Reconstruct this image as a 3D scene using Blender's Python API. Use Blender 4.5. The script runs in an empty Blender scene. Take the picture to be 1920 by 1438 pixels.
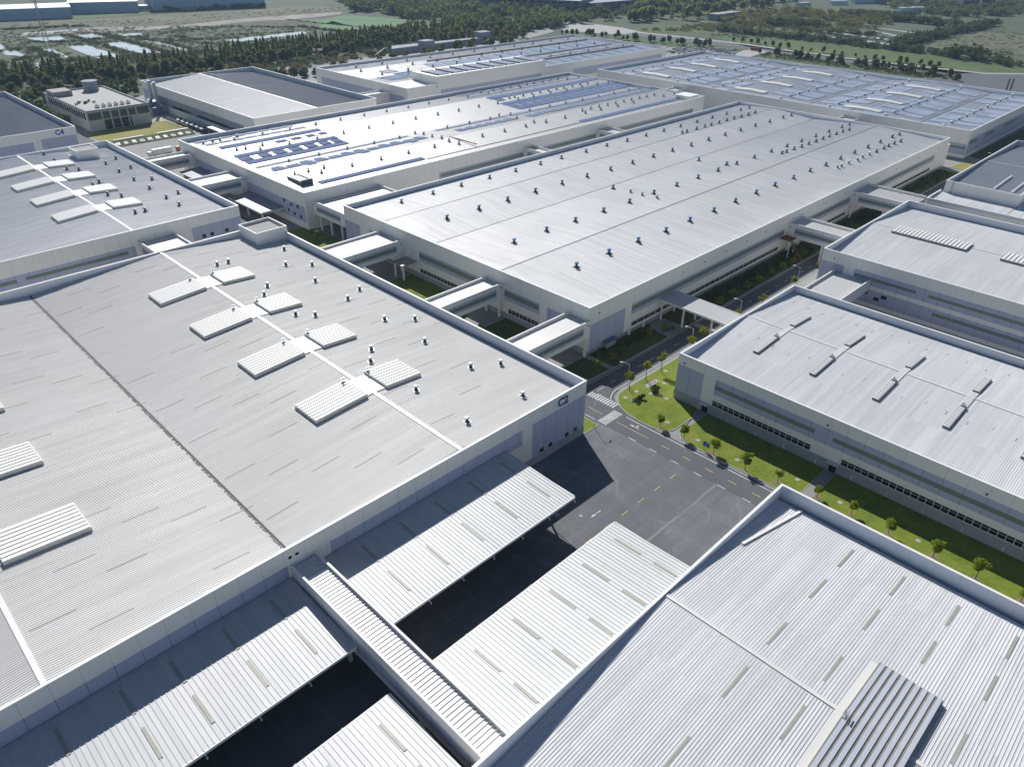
import bpy, math, random
import numpy as np
from mathutils import Matrix, Vector
random.seed(7); RNG = np.random.default_rng(7)
SC = bpy.context.scene
COL = SC.collection
R = math.radians
# ------------------------------------------------------------------ camera
CAM_H = 120.0
F_PX, CX, CY = 1389.936, 960.0, 719.0
PITCH, HEAD, ROLL = R(31.945), R(44.888), R(0.633)
fh = np.array([math.cos(HEAD), math.sin(HEAD), 0.0]); rt0 = np.array([math.sin(HEAD), -math.cos(HEAD), 0.0]); uz = np.array([0, 0, 1.0])
FW = fh*math.cos(PITCH) - uz*math.sin(PITCH); up0 = fh*math.sin(PITCH) + uz*math.cos(PITCH)
RT = rt0*math.cos(ROLL) + up0*math.sin(ROLL); UP = -rt0*math.sin(ROLL) + up0*math.cos(ROLL)
cd = bpy.data.cameras.new('camera'); cam = bpy.data.objects.new('camera', cd); COL.objects.link(cam)
cd.sensor_width = 36.0; cd.sensor_fit = 'HORIZONTAL'; cd.lens = F_PX/1920*36.0; cd.clip_start = 1.0; cd.clip_end = 9000.0
cam.matrix_world = Matrix(((RT[0], UP[0], -FW[0], 0), (RT[1], UP[1], -FW[1], 0), (RT[2], UP[2], -FW[2], CAM_H), (0, 0, 0, 1)))
SC.camera = cam
# ------------------------------------------------------------------ sky, sun, exposure
SUN_AZ, SUN_EL = 62.1, 39.1
HAZE = 0.00008
wd = bpy.data.worlds.new("World"); SC.world = wd; wd.use_nodes = True
nt = wd.node_tree; bg = nt.nodes['Background']
sky = nt.nodes.new('ShaderNodeTexSky'); sky.sky_type = 'NISHITA'; sky.sun_disc = False
sky.sun_elevation = R(SUN_EL); sky.sun_rotation = R(90-SUN_AZ); sky.air_density = 1.0; sky.dust_density = 0.2; sky.ozone_density = 3.5
nt.links.new(sky.outputs[0], bg.inputs[0]); bg.inputs[1].default_value = 0.060
sd = bpy.data.lights.new('sun', 'SUN'); sd.energy = 5.0; sd.angle = R(0.5); sd.color = (1.0, 0.975, 0.935)
so = bpy.data.objects.new('sun', sd); COL.objects.link(so); so.rotation_euler = (R(90-SUN_EL), 0, R(SUN_AZ+90))
so.location = (0, 0, 300)
SC.view_settings.view_transform = 'Standard'; SC.view_settings.look = 'None'
SC.view_settings.exposure = 0.12; SC.view_settings.gamma = 1.0; SC.view_settings.use_curve_mapping = False
SC.render.engine = 'CYCLES'

# ------------------------------------------------------------------ helpers
def ray(px, py): return FW*F_PX + RT*(px-CX) + UP*(CY-py)
def at(px, py, z=0.0):
    """point of height z seen at photo pixel px, py"""
    d = ray(px, py); t = (z-CAM_H)/d[2]
    return d[0]*t, d[1]*t
class MB:
    def __init__(s): s.v = []; s.f = []; s.m = []
    def add(s, vs, fs, mi=0):
        o = len(s.v); s.v += [tuple(p) for p in vs]; s.f += [tuple(i+o for i in q) for q in fs]; s.m += [mi]*len(fs)
    def box(s, x0, x1, y0, y1, z0, z1, mi=0):
        if x0 > x1: x0, x1 = x1, x0
        if y0 > y1: y0, y1 = y1, y0
        s.add([(x0,y0,z0),(x1,y0,z0),(x1,y1,z0),(x0,y1,z0),(x0,y0,z1),(x1,y0,z1),(x1,y1,z1),(x0,y1,z1)],
              [(0,3,2,1),(4,5,6,7),(0,1,5,4),(1,2,6,5),(2,3,7,6),(3,0,4,7)], mi)
    def rbox(s, cx, cy, ang, lx, ly, z0, z1, mi=0):
        c, q = math.cos(ang), math.sin(ang); P = []
        for z in (z0, z1):
            for a, b in ((-lx/2,-ly/2),(lx/2,-ly/2),(lx/2,ly/2),(-lx/2,ly/2)): P.append((cx+a*c-b*q, cy+a*q+b*c, z))
        s.add(P, [(0,3,2,1),(4,5,6,7),(0,1,5,4),(1,2,6,5),(2,3,7,6),(3,0,4,7)], mi)
    def slab(s, ax, c, out, u0, u1, z0, z1, t, mi=0):
        """thin box standing proud of a wall plane; ax = axis the wall runs along"""
        if ax == 'x': s.box(u0, u1, c, c+out*t, z0, z1, mi)
        else: s.box(c, c+out*t, u0, u1, z0, z1, mi)
    def ring(s, cx, cy, prof, n=10, mi=0, cap=True, ph=0.0):
        """lathe: prof = [(r, z)]"""
        o = len(s.v); k = len(prof)
        for r_, z in prof:
            for i in range(n):
                a = 2*math.pi*i/n+ph; s.v.append((cx+r_*math.cos(a), cy+r_*math.sin(a), z))
        for j in range(k-1):
            for i in range(n):
                i2 = (i+1) % n; s.f.append((o+j*n+i, o+j*n+i2, o+(j+1)*n+i2, o+(j+1)*n+i)); s.m.append(mi)
        if cap:
            s.f.append(tuple(o+(k-1)*n+i for i in range(n))); s.m.append(mi)
    def tube(s, p, q, r_, n=6, mi=0, r2=None):
        p = Vector(p); q = Vector(q); d = (q-p).normalized(); r2 = r_ if r2 is None else r2
        a = d.cross(Vector((0,0,1))); a = Vector((1,0,0)) if a.length < 1e-4 else a.normalized(); b = d.cross(a)
        o = len(s.v)
        for c, rr in ((p, r_), (q, r2)):
            for i in range(n):
                t = 2*math.pi*i/n; s.v.append(tuple(c+a*(rr*math.cos(t))+b*(rr*math.sin(t))))
        for i in range(n):
            j = (i+1) % n; s.f.append((o+i, o+j, o+n+j, o+n+i)); s.m.append(mi)
        s.f.append(tuple(o+n+i for i in range(n))); s.m.append(mi)
    def poly(s, pts, z, mi=0): s.add([(x, y, z) for x, y in pts], [tuple(range(len(pts)))], mi)
    def prism(s, pts, z0, z1, mi=0, side=None):
        n = len(pts); a = sum(pts[i][0]*pts[(i+1)%n][1]-pts[(i+1)%n][0]*pts[i][1] for i in range(n))
        if a < 0: pts = pts[::-1]
        s.add([(x,y,z0) for x,y in pts]+[(x,y,z1) for x,y in pts], [tuple(range(n, 2*n))], mi)
        o = len(s.v)-2*n
        for i in range(n):
            j = (i+1) % n; s.f.append((o+i, o+j, o+n+j, o+n+i)); s.m.append(mi if side is None else side)
    def build(s, name, mats, parent=None, smooth=False):
        me = bpy.data.meshes.new(name); me.from_pydata(s.v, [], s.f)
        mats = mats if isinstance(mats, (list, tuple)) else [mats]
        for m in mats: me.materials.append(m)
        if len(mats) > 1: me.polygons.foreach_set('material_index', s.m)
        if smooth: me.polygons.foreach_set('use_smooth', [True]*len(s.f))
        me.update()
        o = bpy.data.objects.new(name, me); COL.objects.link(o)
        if parent: o.parent = parent; o.matrix_parent_inverse = parent.matrix_basis.inverted()
        return o
def tag(o, label=None, cat=None, group=None, kind=None):
    if label: o['label'] = label
    if cat: o['category'] = cat
    if group: o['group'] = group
    if kind: o['kind'] = kind
    return o
def thing(name, label, cat, loc=(0,0,0), group=None):
    o = bpy.data.objects.new(name, None); COL.objects.link(o); o.location = loc; o.empty_display_size = 0.5
    return tag(o, label, cat, group)
def struct(name, mb, m): return tag(mb.build(name, m), kind='structure')
def dup(root, loc, rz=0.0, sc=1.0, label=None, group=None):
    r_ = root.copy(); COL.objects.link(r_); r_.location = loc; r_.rotation_euler = (0, 0, rz); r_.scale = (sc, sc, sc) if not isinstance(sc, tuple) else sc
    if label: r_['label'] = label
    if group: r_['group'] = group
    for ch in root.children:
        c = ch.copy(); COL.objects.link(c); c.parent = r_
        for g in ch.children:
            d = g.copy(); COL.objects.link(d); d.parent = c
    return r_
ORD = ['first','second','third','fourth','fifth','sixth','seventh','eighth','ninth','tenth','eleventh','twelfth','thirteenth','fourteenth','fifteenth']

# ------------------------------------------------------------------ materials
def mat(name, col, rough=0.6, metal=0.0, spec=0.5):
    m = bpy.data.materials.new(name); m.use_nodes = True; b = m.node_tree.nodes['Principled BSDF']
    b.inputs['Base Color'].default_value = (*col, 1); b.inputs['Roughness'].default_value = rough; b.inputs['Metallic'].default_value = metal
    b.inputs['Specular IOR Level'].default_value = spec
    return m
class N:
    def __init__(s, m): s.t = m.node_tree; s.b = s.t.nodes['Principled BSDF']
    def n(s, k, **kw):
        o = s.t.nodes.new(k)
        for a, b in kw.items(): setattr(o, a, b)
        return o
    def l(s, a, b): s.t.links.new(a, b)
    def pos(s):
        if not hasattr(s, '_p'): s._p = s.n('ShaderNodeNewGeometry')
        return s._p.outputs['Position']
    def nrm(s): s.pos(); return s._p.outputs['Normal']
    def sep(s, v):
        o = s.n('ShaderNodeSeparateXYZ'); s.l(v, o.inputs[0]); return o.outputs
    def math(s, op, a, b=None, c=None):
        o = s.n('ShaderNodeMath', operation=op)
        for i, v in enumerate((a, b, c)):
            if v is None: continue
            if isinstance(v, (int, float)): o.inputs[i].default_value = v
            else: s.l(v, o.inputs[i])
        return o.outputs[0]
    def noise(s, scale, detail=4, vec=None, rough=0.55, sc3=None):
        o = s.n('ShaderNodeTexNoise'); o.inputs['Scale'].default_value = scale; o.inputs['Detail'].default_value = detail; o.inputs['Roughness'].default_value = rough
        v = vec if vec is not None else s.pos()
        if sc3:
            mp = s.n('ShaderNodeMapping'); mp.inputs['Scale'].default_value = sc3; s.l(v, mp.inputs[0]); v = mp.outputs[0]
        s.l(v, o.inputs['Vector']); return o.outputs['Fac']
    def ramp(s, fac, stops):
        o = s.n('ShaderNodeValToRGB'); e = o.color_ramp.elements
        while len(e) < len(stops): e.new(0.5)
        for i, (p, c) in enumerate(stops): e[i].position = p; e[i].color = (*c, 1) if len(c) == 3 else c
        s.l(fac, o.inputs[0]); return o.outputs[0]
    def mix(s, fac, a, b, mode='MIX'):
        o = s.n('ShaderNodeMix', data_type='RGBA', blend_type=mode)
        for i, v in ((0, fac), (6, a), (7, b)):
            if isinstance(v, (int, float)): o.inputs[i].default_value = v
            elif isinstance(v, tuple): o.inputs[i].default_value = (*v, 1)
            else: s.l(v, o.inputs[i])
        return o.outputs[2]
    def color(s, c): s.l(c, s.b.inputs['Base Color'])
    def rough(s, c): s.l(c, s.b.inputs['Roughness'])
    def bump(s, h, strength=0.3, dist=0.1):
        o = s.n('ShaderNodeBump'); o.inputs['Strength'].default_value = strength; o.inputs['Distance'].default_value = dist; s.l(h, o.inputs['Height']); s.l(o.outputs[0], s.b.inputs['Normal'])

def roof_mat(name, col, rough, metal, axis, streak=0.10, dashes=False, warm=None, sheets=0.6):
    """ribbed sheet roof: long stains down the slope, sheet tones that differ and also paint in sheen bands, lap marks"""
    m = mat(name, col, rough, metal); k = N(m); x, y, z = k.sep(k.pos())
    a, b = (x, y) if axis == 'x' else (y, x)                # a along the ribs, b across
    sc = (0.02, 0.45, 0.0) if axis == 'x' else (0.45, 0.02, 0.0)
    st = k.noise(1.0, 3, sc3=sc); bl = k.noise(0.035, 5); fine = k.noise(0.5, 4)
    sheet = k.n('ShaderNodeTexWhiteNoise', noise_dimensions='2D'); cb = k.n('ShaderNodeCombineXYZ')
    k.l(k.math('FLOOR', k.math('DIVIDE', b, 0.77)), cb.inputs[0]); k.l(k.math('FLOOR', k.math('DIVIDE', k.math('ADD', a, 1000.0), 21.5)), cb.inputs[1])
    k.l(cb.outputs[0], sheet.inputs['Vector'])
    v = k.math('ADD', k.math('MULTIPLY', st, streak*1.6), k.math('MULTIPLY', bl, streak*1.5))
    v = k.math('ADD', v, k.math('MULTIPLY', sheet.outputs['Value'], streak*sheets)); v = k.math('ADD', v, k.math('MULTIPLY', fine, streak*0.5))  # sheet tone differences, strengthened to stand for sheen along the ribs
    v = k.math('SUBTRACT', 1.0+streak*1.6, v)
    base = k.mix(bl, col, warm or tuple(c*0.97 for c in col))
    c = k.mix(1.0, base, k.ramp(v, [(0.0, (0,0,0)), (1.0, (1,1,1))]), 'MULTIPLY')
    if dashes:  # translucent lap strips let into the sheets
        row = k.math('FLOOR', k.math('DIVIDE', b, 6.16)); sh = k.math('MULTIPLY', k.math('MODULO', k.math('ADD', row, 2000), 3.0), 7.3)
        inb = k.math('LESS_THAN', k.math('FRACT', k.math('DIVIDE', b, 6.16)), 0.075)
        ina = k.math('LESS_THAN', k.math('FRACT', k.math('DIVIDE', k.math('ADD', k.math('ADD', a, 2000), sh), 22.0)), 0.34)
        wn = k.n('ShaderNodeTexWhiteNoise', noise_dimensions='2D'); c2 = k.n('ShaderNodeCombineXYZ'); k.l(row, c2.inputs[0]); k.l(k.math('FLOOR', k.math('DIVIDE', k.math('ADD', k.math('ADD', a, 2000), sh), 22.0)), c2.inputs[1]); k.l(c2.outputs[0], wn.inputs['Vector'])
        f = k.math('MULTIPLY', k.math('MULTIPLY', inb, ina), k.math('GREATER_THAN', wn.outputs['Value'], 0.3))
        c = k.mix(k.math('MULTIPLY', f, 0.55), c, (0.20, 0.19, 0.16))
    k.color(c); k.rough(k.math('ADD', k.math('MULTIPLY', st, 0.16), rough-0.08))
    return m
def wall_mat(name, col, rough=0.5, module=4.6, off=0.0, lines=0.9, dark=0.55):
    """panel cladding: upright joints every module, faint courses"""
    m = mat(name, col, rough); k = N(m); x, y, z = k.sep(k.pos()); nx, ny, nz = k.sep(k.nrm())
    useX = k.math('GREATER_THAN', k.math('ABSOLUTE', ny), 0.5)
    u = k.math('ADD', k.math('MULTIPLY', x, useX), k.math('MULTIPLY', y, k.math('SUBTRACT', 1.0, useX)))
    fr = k.math('FRACT', k.math('DIVIDE', k.math('ADD', u, 2000+off), module))
    j = k.math('LESS_THAN', fr, 0.10/module*1.0)
    hz = k.math('LESS_THAN', k.math('FRACT', k.math('DIVIDE', z, lines)), 0.06)
    d = k.noise(0.25, 5); drip = k.noise(1.0, 3, sc3=(0.8, 0.8, 0.05))
    v = k.math('SUBTRACT', 1.10, k.math('MULTIPLY', k.math('ADD', d, drip), 0.10))
    c = k.mix(1.0, col, k.ramp(v, [(0, (0,0,0)), (1, (1,1,1))]), 'MULTIPLY')
    c = k.mix(k.math('MULTIPLY', hz, 0.12), c, (0.1, 0.1, 0.1)); c = k.mix(k.math('MULTIPLY', j, dark), c, (0.05, 0.05, 0.06))
    k.color(c); return m
def ground_mat(name, cols, s1, s2, rough=0.9, bump=None):
    m = mat(name, cols[0], rough); k = N(m); a = k.noise(s1, 6); b = k.noise(s2, 5)
    f = k.math('ADD', k.math('MULTIPLY', a, 0.6), k.math('MULTIPLY', b, 0.4)); n = len(cols)
    k.color(k.ramp(f, [(0.30+0.40*i/(n-1), c) for i, c in enumerate(cols)]))
    if bump: k.bump(b, bump[0], bump[1])
    return m
def leaf_mat(name, c1, c2, s=0.35, trans=0.35):
    m = mat(name, c1, 0.75, 0, 0.2); k = N(m); oi = k.n('ShaderNodeObjectInfo'); nz = k.noise(s, 3)
    f = k.math('ADD', k.math('MULTIPLY', nz, 0.7), k.math('MULTIPLY', oi.outputs['Random'], 0.4)); c = k.mix(k.math('MINIMUM', f, 1.0), c1, c2)
    k.color(c); tr = k.n('ShaderNodeBsdfTranslucent'); k.l(c, tr.inputs[0]); ms = k.n('ShaderNodeMixShader'); ms.inputs[0].default_value = trans
    out = [n for n in k.t.nodes if n.type == 'OUTPUT_MATERIAL'][0]; k.l(k.b.outputs[0], ms.inputs[1]); k.l(tr.outputs[0], ms.inputs[2]); k.l(ms.outputs[0], out.inputs[0])
    return m
def solar_mat(name, col, ax_mod=(1.0, 1.65), line=(0.75, 0.78, 0.82), lw=0.10, rough=0.22):
    m = mat(name, col, rough, 0.0, 0.22); k = N(m); x, y, z = k.sep(k.pos())
    a = k.math('LESS_THAN', k.math('FRACT', k.math('DIVIDE', k.math('ADD', x, 2000), ax_mod[0])), lw/ax_mod[0])
    b = k.math('LESS_THAN', k.math('FRACT', k.math('DIVIDE', k.math('ADD', y, 2000), ax_mod[1])), lw/ax_mod[1])
    f = k.math('MAXIMUM', a, b); wn = k.n('ShaderNodeTexWhiteNoise', noise_dimensions='2D'); cb = k.n('ShaderNodeCombineXYZ')
    k.l(k.math('FLOOR', k.math('DIVIDE', k.math('ADD', x, 2000), ax_mod[0]*6)), cb.inputs[0]); k.l(k.math('FLOOR', k.math('DIVIDE', k.math('ADD', y, 2000), ax_mod[1])), cb.inputs[1]); k.l(cb.outputs[0], wn.inputs['Vector'])
    c = k.mix(k.math('MULTIPLY', wn.outputs['Value'], 0.35), col, tuple(min(1, q*1.7) for q in col))
    k.color(k.mix(k.math('MULTIPLY', f, 0.75), c, line)); return m
M = {}
M['roof_warm'] = roof_mat('roof_warm', (0.66, 0.65, 0.635), 0.62, 0.03, 'x', 0.13, True, (0.65, 0.63, 0.60), 0.4)
M['roof_cool'] = roof_mat('roof_cool', (0.72, 0.724, 0.735), 0.57, 0.05, 'x', 0.15, False, None, 0.8)
M['roof_pale'] = roof_mat('roof_pale', (0.84, 0.835, 0.825), 0.58, 0.04, 'y', 0.13, False, None, 0.9)
M['roof_panelled'] = roof_mat('roof_panelled', (0.74, 0.755, 0.78), 0.55, 0.05, 'y', 0.08)
M['roof_white'] = roof_mat('roof_white', (0.78, 0.77, 0.75), 0.45, 0.25, 'y', 0.04)
M['roof_dark'] = roof_mat('roof_dark', (0.30, 0.32, 0.35), 0.45, 0.35, 'x', 0.14)
M['roof_canopy'] = roof_mat('roof_canopy', (0.56, 0.57, 0.575), 0.52, 0.1, 'y', 0.14)
M['roof_link'] = roof_mat('roof_link', (0.66, 0.66, 0.65), 0.48, 0.2, 'x', 0.09)
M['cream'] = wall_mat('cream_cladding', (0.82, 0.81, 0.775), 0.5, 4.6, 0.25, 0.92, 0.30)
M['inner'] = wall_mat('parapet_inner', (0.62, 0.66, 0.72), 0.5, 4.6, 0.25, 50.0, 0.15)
M['blue'] = wall_mat('blue_grey_cladding', (0.42, 0.46, 0.60), 0.5, 4.6, 0.25, 50.0, 0.75)
M['green'] = mat('green_glazing', (0.17, 0.225, 0.19), 0.3, 0, 0.4)
M['plinth'] = ground_mat('plinth_concrete', [(0.26,0.29,0.33), (0.36,0.38,0.41)], 0.2, 1.5)
M['glass'] = mat('dark_glass', (0.012, 0.014, 0.018), 0.12, 0, 0.5)
M['frame'] = mat('window_frame', (0.55, 0.56, 0.57), 0.5)
M['coping'] = mat('white_coping', (0.80, 0.79, 0.76), 0.45)
M['white'] = mat('white_paint', (0.78, 0.78, 0.76), 0.5)
M['steel'] = mat('grey_steel', (0.38, 0.40, 0.42), 0.45, 0.3)
M['darksteel'] = mat('dark_steel', (0.06, 0.07, 0.08), 0.5, 0.2)
M['gutter'] = mat('gutter_dark', (0.035, 0.035, 0.04), 0.7)
M['ridge'] = mat('ridge_cap', (0.72, 0.71, 0.68), 0.45, 0.1)
M['slit'] = ground_mat('rooflight_sheet', [(0.30,0.295,0.245),(0.40,0.39,0.34)], .3, 2.0, 0.5)
M['lightbox'] = ground_mat('rooflight_box', [(0.56,0.54,0.48),(0.66,0.645,0.60)], .4, 2.0, 0.5)
M['rust'] = mat('rust_paint', (0.22, 0.07, 0.03), 0.7)
M['skyblue_mark'] = mat('sign_blue', (0.015, 0.06, 0.33), 0.45)
M['red'] = mat('red_paint', (0.45, 0.02, 0.03), 0.5)
M['cap_white'] = mat('vent_cap_white', (0.74, 0.78, 0.77), 0.4)
M['cap_blue'] = mat('vent_cap_blue', (0.04, 0.20, 0.46), 0.4)
M['cap_dark'] = mat('vent_cap_dark', (0.06, 0.10, 0.20), 0.4)
M['cap_grey'] = mat('vent_cap_grey', (0.26, 0.29, 0.31), 0.4)
M['vent_green'] = mat('vent_body_green', (0.035, 0.06, 0.055), 0.5)
M['vent_dark'] = mat('vent_body_dark', (0.045, 0.05, 0.065), 0.5)
M['vent_grey'] = mat('vent_body_grey', (0.20, 0.22, 0.23), 0.5)
M['solar'] = solar_mat('solar_blue', (0.075, 0.105, 0.215), rough=0.12, lw=0.09)
M['solar_pale'] = solar_mat('solar_pale', (0.20, 0.24, 0.34), (1.7, 1.0), (0.6, 0.62, 0.66), 0.10, 0.30)  # paler copy of the blue panels, reflected sky put into the colour
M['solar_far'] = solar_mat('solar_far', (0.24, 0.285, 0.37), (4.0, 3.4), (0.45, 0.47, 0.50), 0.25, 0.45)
# asphalt: worn tracks, patches
m = mat('asphalt', (0.1, 0.1, 0.1), 0.85, 0, 0.4); k = N(m)
a = k.noise(0.05, 6); b = k.noise(0.9, 6); tr = k.noise(1.0, 4, sc3=(0.03, 0.35, 1)); tr2 = k.noise(1.0, 4, sc3=(0.30, 0.04, 1)); sw = k.noise(0.13, 2)
f = k.math('ADD', k.math('ADD', k.math('MULTIPLY', a, 0.42), k.math('MULTIPLY', b, 0.15)), k.math('ADD', k.math('MULTIPLY', tr, 0.26), k.math('MULTIPLY', tr2, 0.17)))
c = k.ramp(f, [(0.30, (0.095,0.103,0.115)), (0.48, (0.125,0.133,0.145)), (0.58, (0.165,0.172,0.182)), (0.68, (0.27,0.272,0.27))])
x, y, z = k.sep(k.pos()); dx = k.math('SUBTRACT', x, 112.0); dy = k.math('SUBTRACT', y, 92.0); rr = k.math('SQRT', k.math('ADD', k.math('MULTIPLY', dx, dx), k.math('MULTIPLY', dy, dy)))
rg = k.math('FRACT', k.math('ADD', k.math('DIVIDE', rr, 7.3), k.math('MULTIPLY', sw, 0.5))); arcs = k.math('MULTIPLY', k.math('LESS_THAN', rg, 0.07), k.math('GREATER_THAN', a, 0.50))
c = k.mix(k.math('MULTIPLY', arcs, 0.16), c, (0.35, 0.345, 0.33))
d2 = k.math('ABSOLUTE', k.math('SUBTRACT', y, 66.0)); pale = k.math('MULTIPLY', k.math('LESS_THAN', d2, k.math('MULTIPLY', b, 0.7)), k.math('GREATER_THAN', tr, 0.44)); c = k.mix(k.math('MULTIPLY', pale, 0.3), c, (0.36, 0.355, 0.34))
k.color(c); M['asphalt'] = m
M['road'] = ground_mat('road_asphalt', [(0.080,0.088,0.100), (0.115,0.123,0.135)], 0.08, 1.2)
M['pave'] = ground_mat('pale_paving', [(0.30,0.29,0.28), (0.40,0.39,0.37)], 0.1, 1.5)
M['concrete'] = ground_mat('concrete', [(0.22,0.22,0.22), (0.30,0.30,0.29)], 0.06, 0.8)
M['kerb'] = ground_mat('kerb_stone', [(0.30,0.29,0.27), (0.42,0.41,0.38)], 0.5, 3.0)
M['line_white'] = ground_mat('road_paint_white', [(0.45,0.45,0.44), (0.80,0.80,0.78)], 0.4, 3.0)
M['line_yellow'] = ground_mat('road_paint_yellow', [(0.50,0.36,0.14), (0.66,0.50,0.20)], 0.4, 3.0)
M['lawn'] = ground_mat('lawn_grass', [(0.050,0.095,0.006), (0.110,0.165,0.008), (0.165,0.20,0.014), (0.23,0.205,0.07)], 0.22, 1.1, 0.95)
M['lawn_dry'] = ground_mat('lawn_dry', [(0.15,0.165,0.03), (0.24,0.225,0.05), (0.30,0.26,0.08)], 0.05, 0.6, 0.95)
M['shade_grass'] = ground_mat('court_grass', [(0.05,0.065,0.012), (0.09,0.11,0.015)], 0.2, 1.5, 0.95)
M['terrain'] = ground_mat('scrub_ground', [(0.035,0.055,0.024), (0.060,0.080,0.034), (0.10,0.105,0.055)], 0.02, 0.15, 0.95)
M['soil'] = ground_mat('bare_soil', [(0.14,0.11,0.085), (0.27,0.24,0.21), (0.45,0.43,0.41)], 0.03, 0.2, 0.95)
M['fieldgreen'] = ground_mat('crop_field', [(0.035,0.072,0.016), (0.062,0.105,0.022), (0.13,0.15,0.03)], 0.02, 0.25, 0.95)
M['shrubland'] = ground_mat('bank_scrub', [(0.03,0.04,0.02),(0.06,0.07,0.035)], .05, .3, .95)
M['treepit'] = ground_mat('tree_pit_soil', [(.16,.13,.07),(.26,.20,.13)], 1.5, 5.0, .95)
M['brownfield'] = ground_mat('brown_field', [(0.065,0.082,0.035), (0.105,0.112,0.055), (0.16,0.145,0.09)], 0.012, 0.12, 0.95)
M['algae'] = ground_mat('algae_pond', [(0.19,0.28,0.18), (0.23,0.32,0.20)], 0.03, 0.3, 1.0); M['algae'].node_tree.nodes['Principled BSDF'].inputs['Specular IOR Level'].default_value = 0.0
m = mat('water', (0.48, 0.52, 0.54), 0.08, 0, 0.9); k = N(m); k.color(k.ramp(k.noise(.03, 4), [(.3, (.62,.65,.66)), (.7, (.80,.82,.82))])); M['water'] = m  # pale base colour paints in the bright sky reflected by the ponds
M['leaf'] = leaf_mat('leaf_young', (0.16,0.25,0.02), (0.32,0.38,0.035), 0.8, 0.55)
M['leaf_yel'] = leaf_mat('leaf_yellow', (0.17,0.22,0.015), (0.33,0.32,0.02), 0.8, 0.5)
M['conifer'] = leaf_mat('conifer_green', (0.12,0.165,0.06), (0.28,0.29,0.085), 0.12, 0.6)
M['autumn'] = leaf_mat('autumn_leaf', (0.10,0.13,0.04), (0.25,0.215,0.06), 0.06, 0.45)
M['wood'] = leaf_mat('wood_green', (0.06,0.105,0.040), (0.155,0.20,0.06), 0.03, 0.45)
M['shrub'] = leaf_mat('shrub_green', (0.055,0.085,0.025), (0.13,0.15,0.045), 0.05, 0.35)
M['bark'] = mat('bark', (0.10, 0.075, 0.055), 0.9)

# ------------------------------------------------------------------ ribbed roofs
def prof_z(prof, a):
    return float(np.interp(a, [p[0] for p in prof], [p[1] for p in prof]))
def ribbed(mb, ax, prof, b0, b1, pitch=0.525, rw=0.11, rh=0.07, mi=0):
    n = max(1, int(round((b1-b0)/pitch))); p = (b1-b0)/n; st = [(b0, 0.0)]
    for i in range(n):
        c = b0+(i+0.5)*p; st += [(c-rw/2, 0.0), (c-rw*0.22, rh), (c+rw*0.22, rh), (c+rw/2, 0.0)]
    st.append((b1, 0.0)); o = len(mb.v); k = len(prof)
    for b, h in st:
        for a, z in prof: mb.v.append((a, b, z+h) if ax == 'x' else (b, a, z+h))
    for i in range(len(st)-1):
        for j in range(k-1):
            q = (o+i*k+j, o+i*k+j+1, o+(i+1)*k+j+1, o+(i+1)*k+j)
            mb.f.append(q if ax == 'x' else q[::-1]); mb.m.append(mi)

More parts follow.
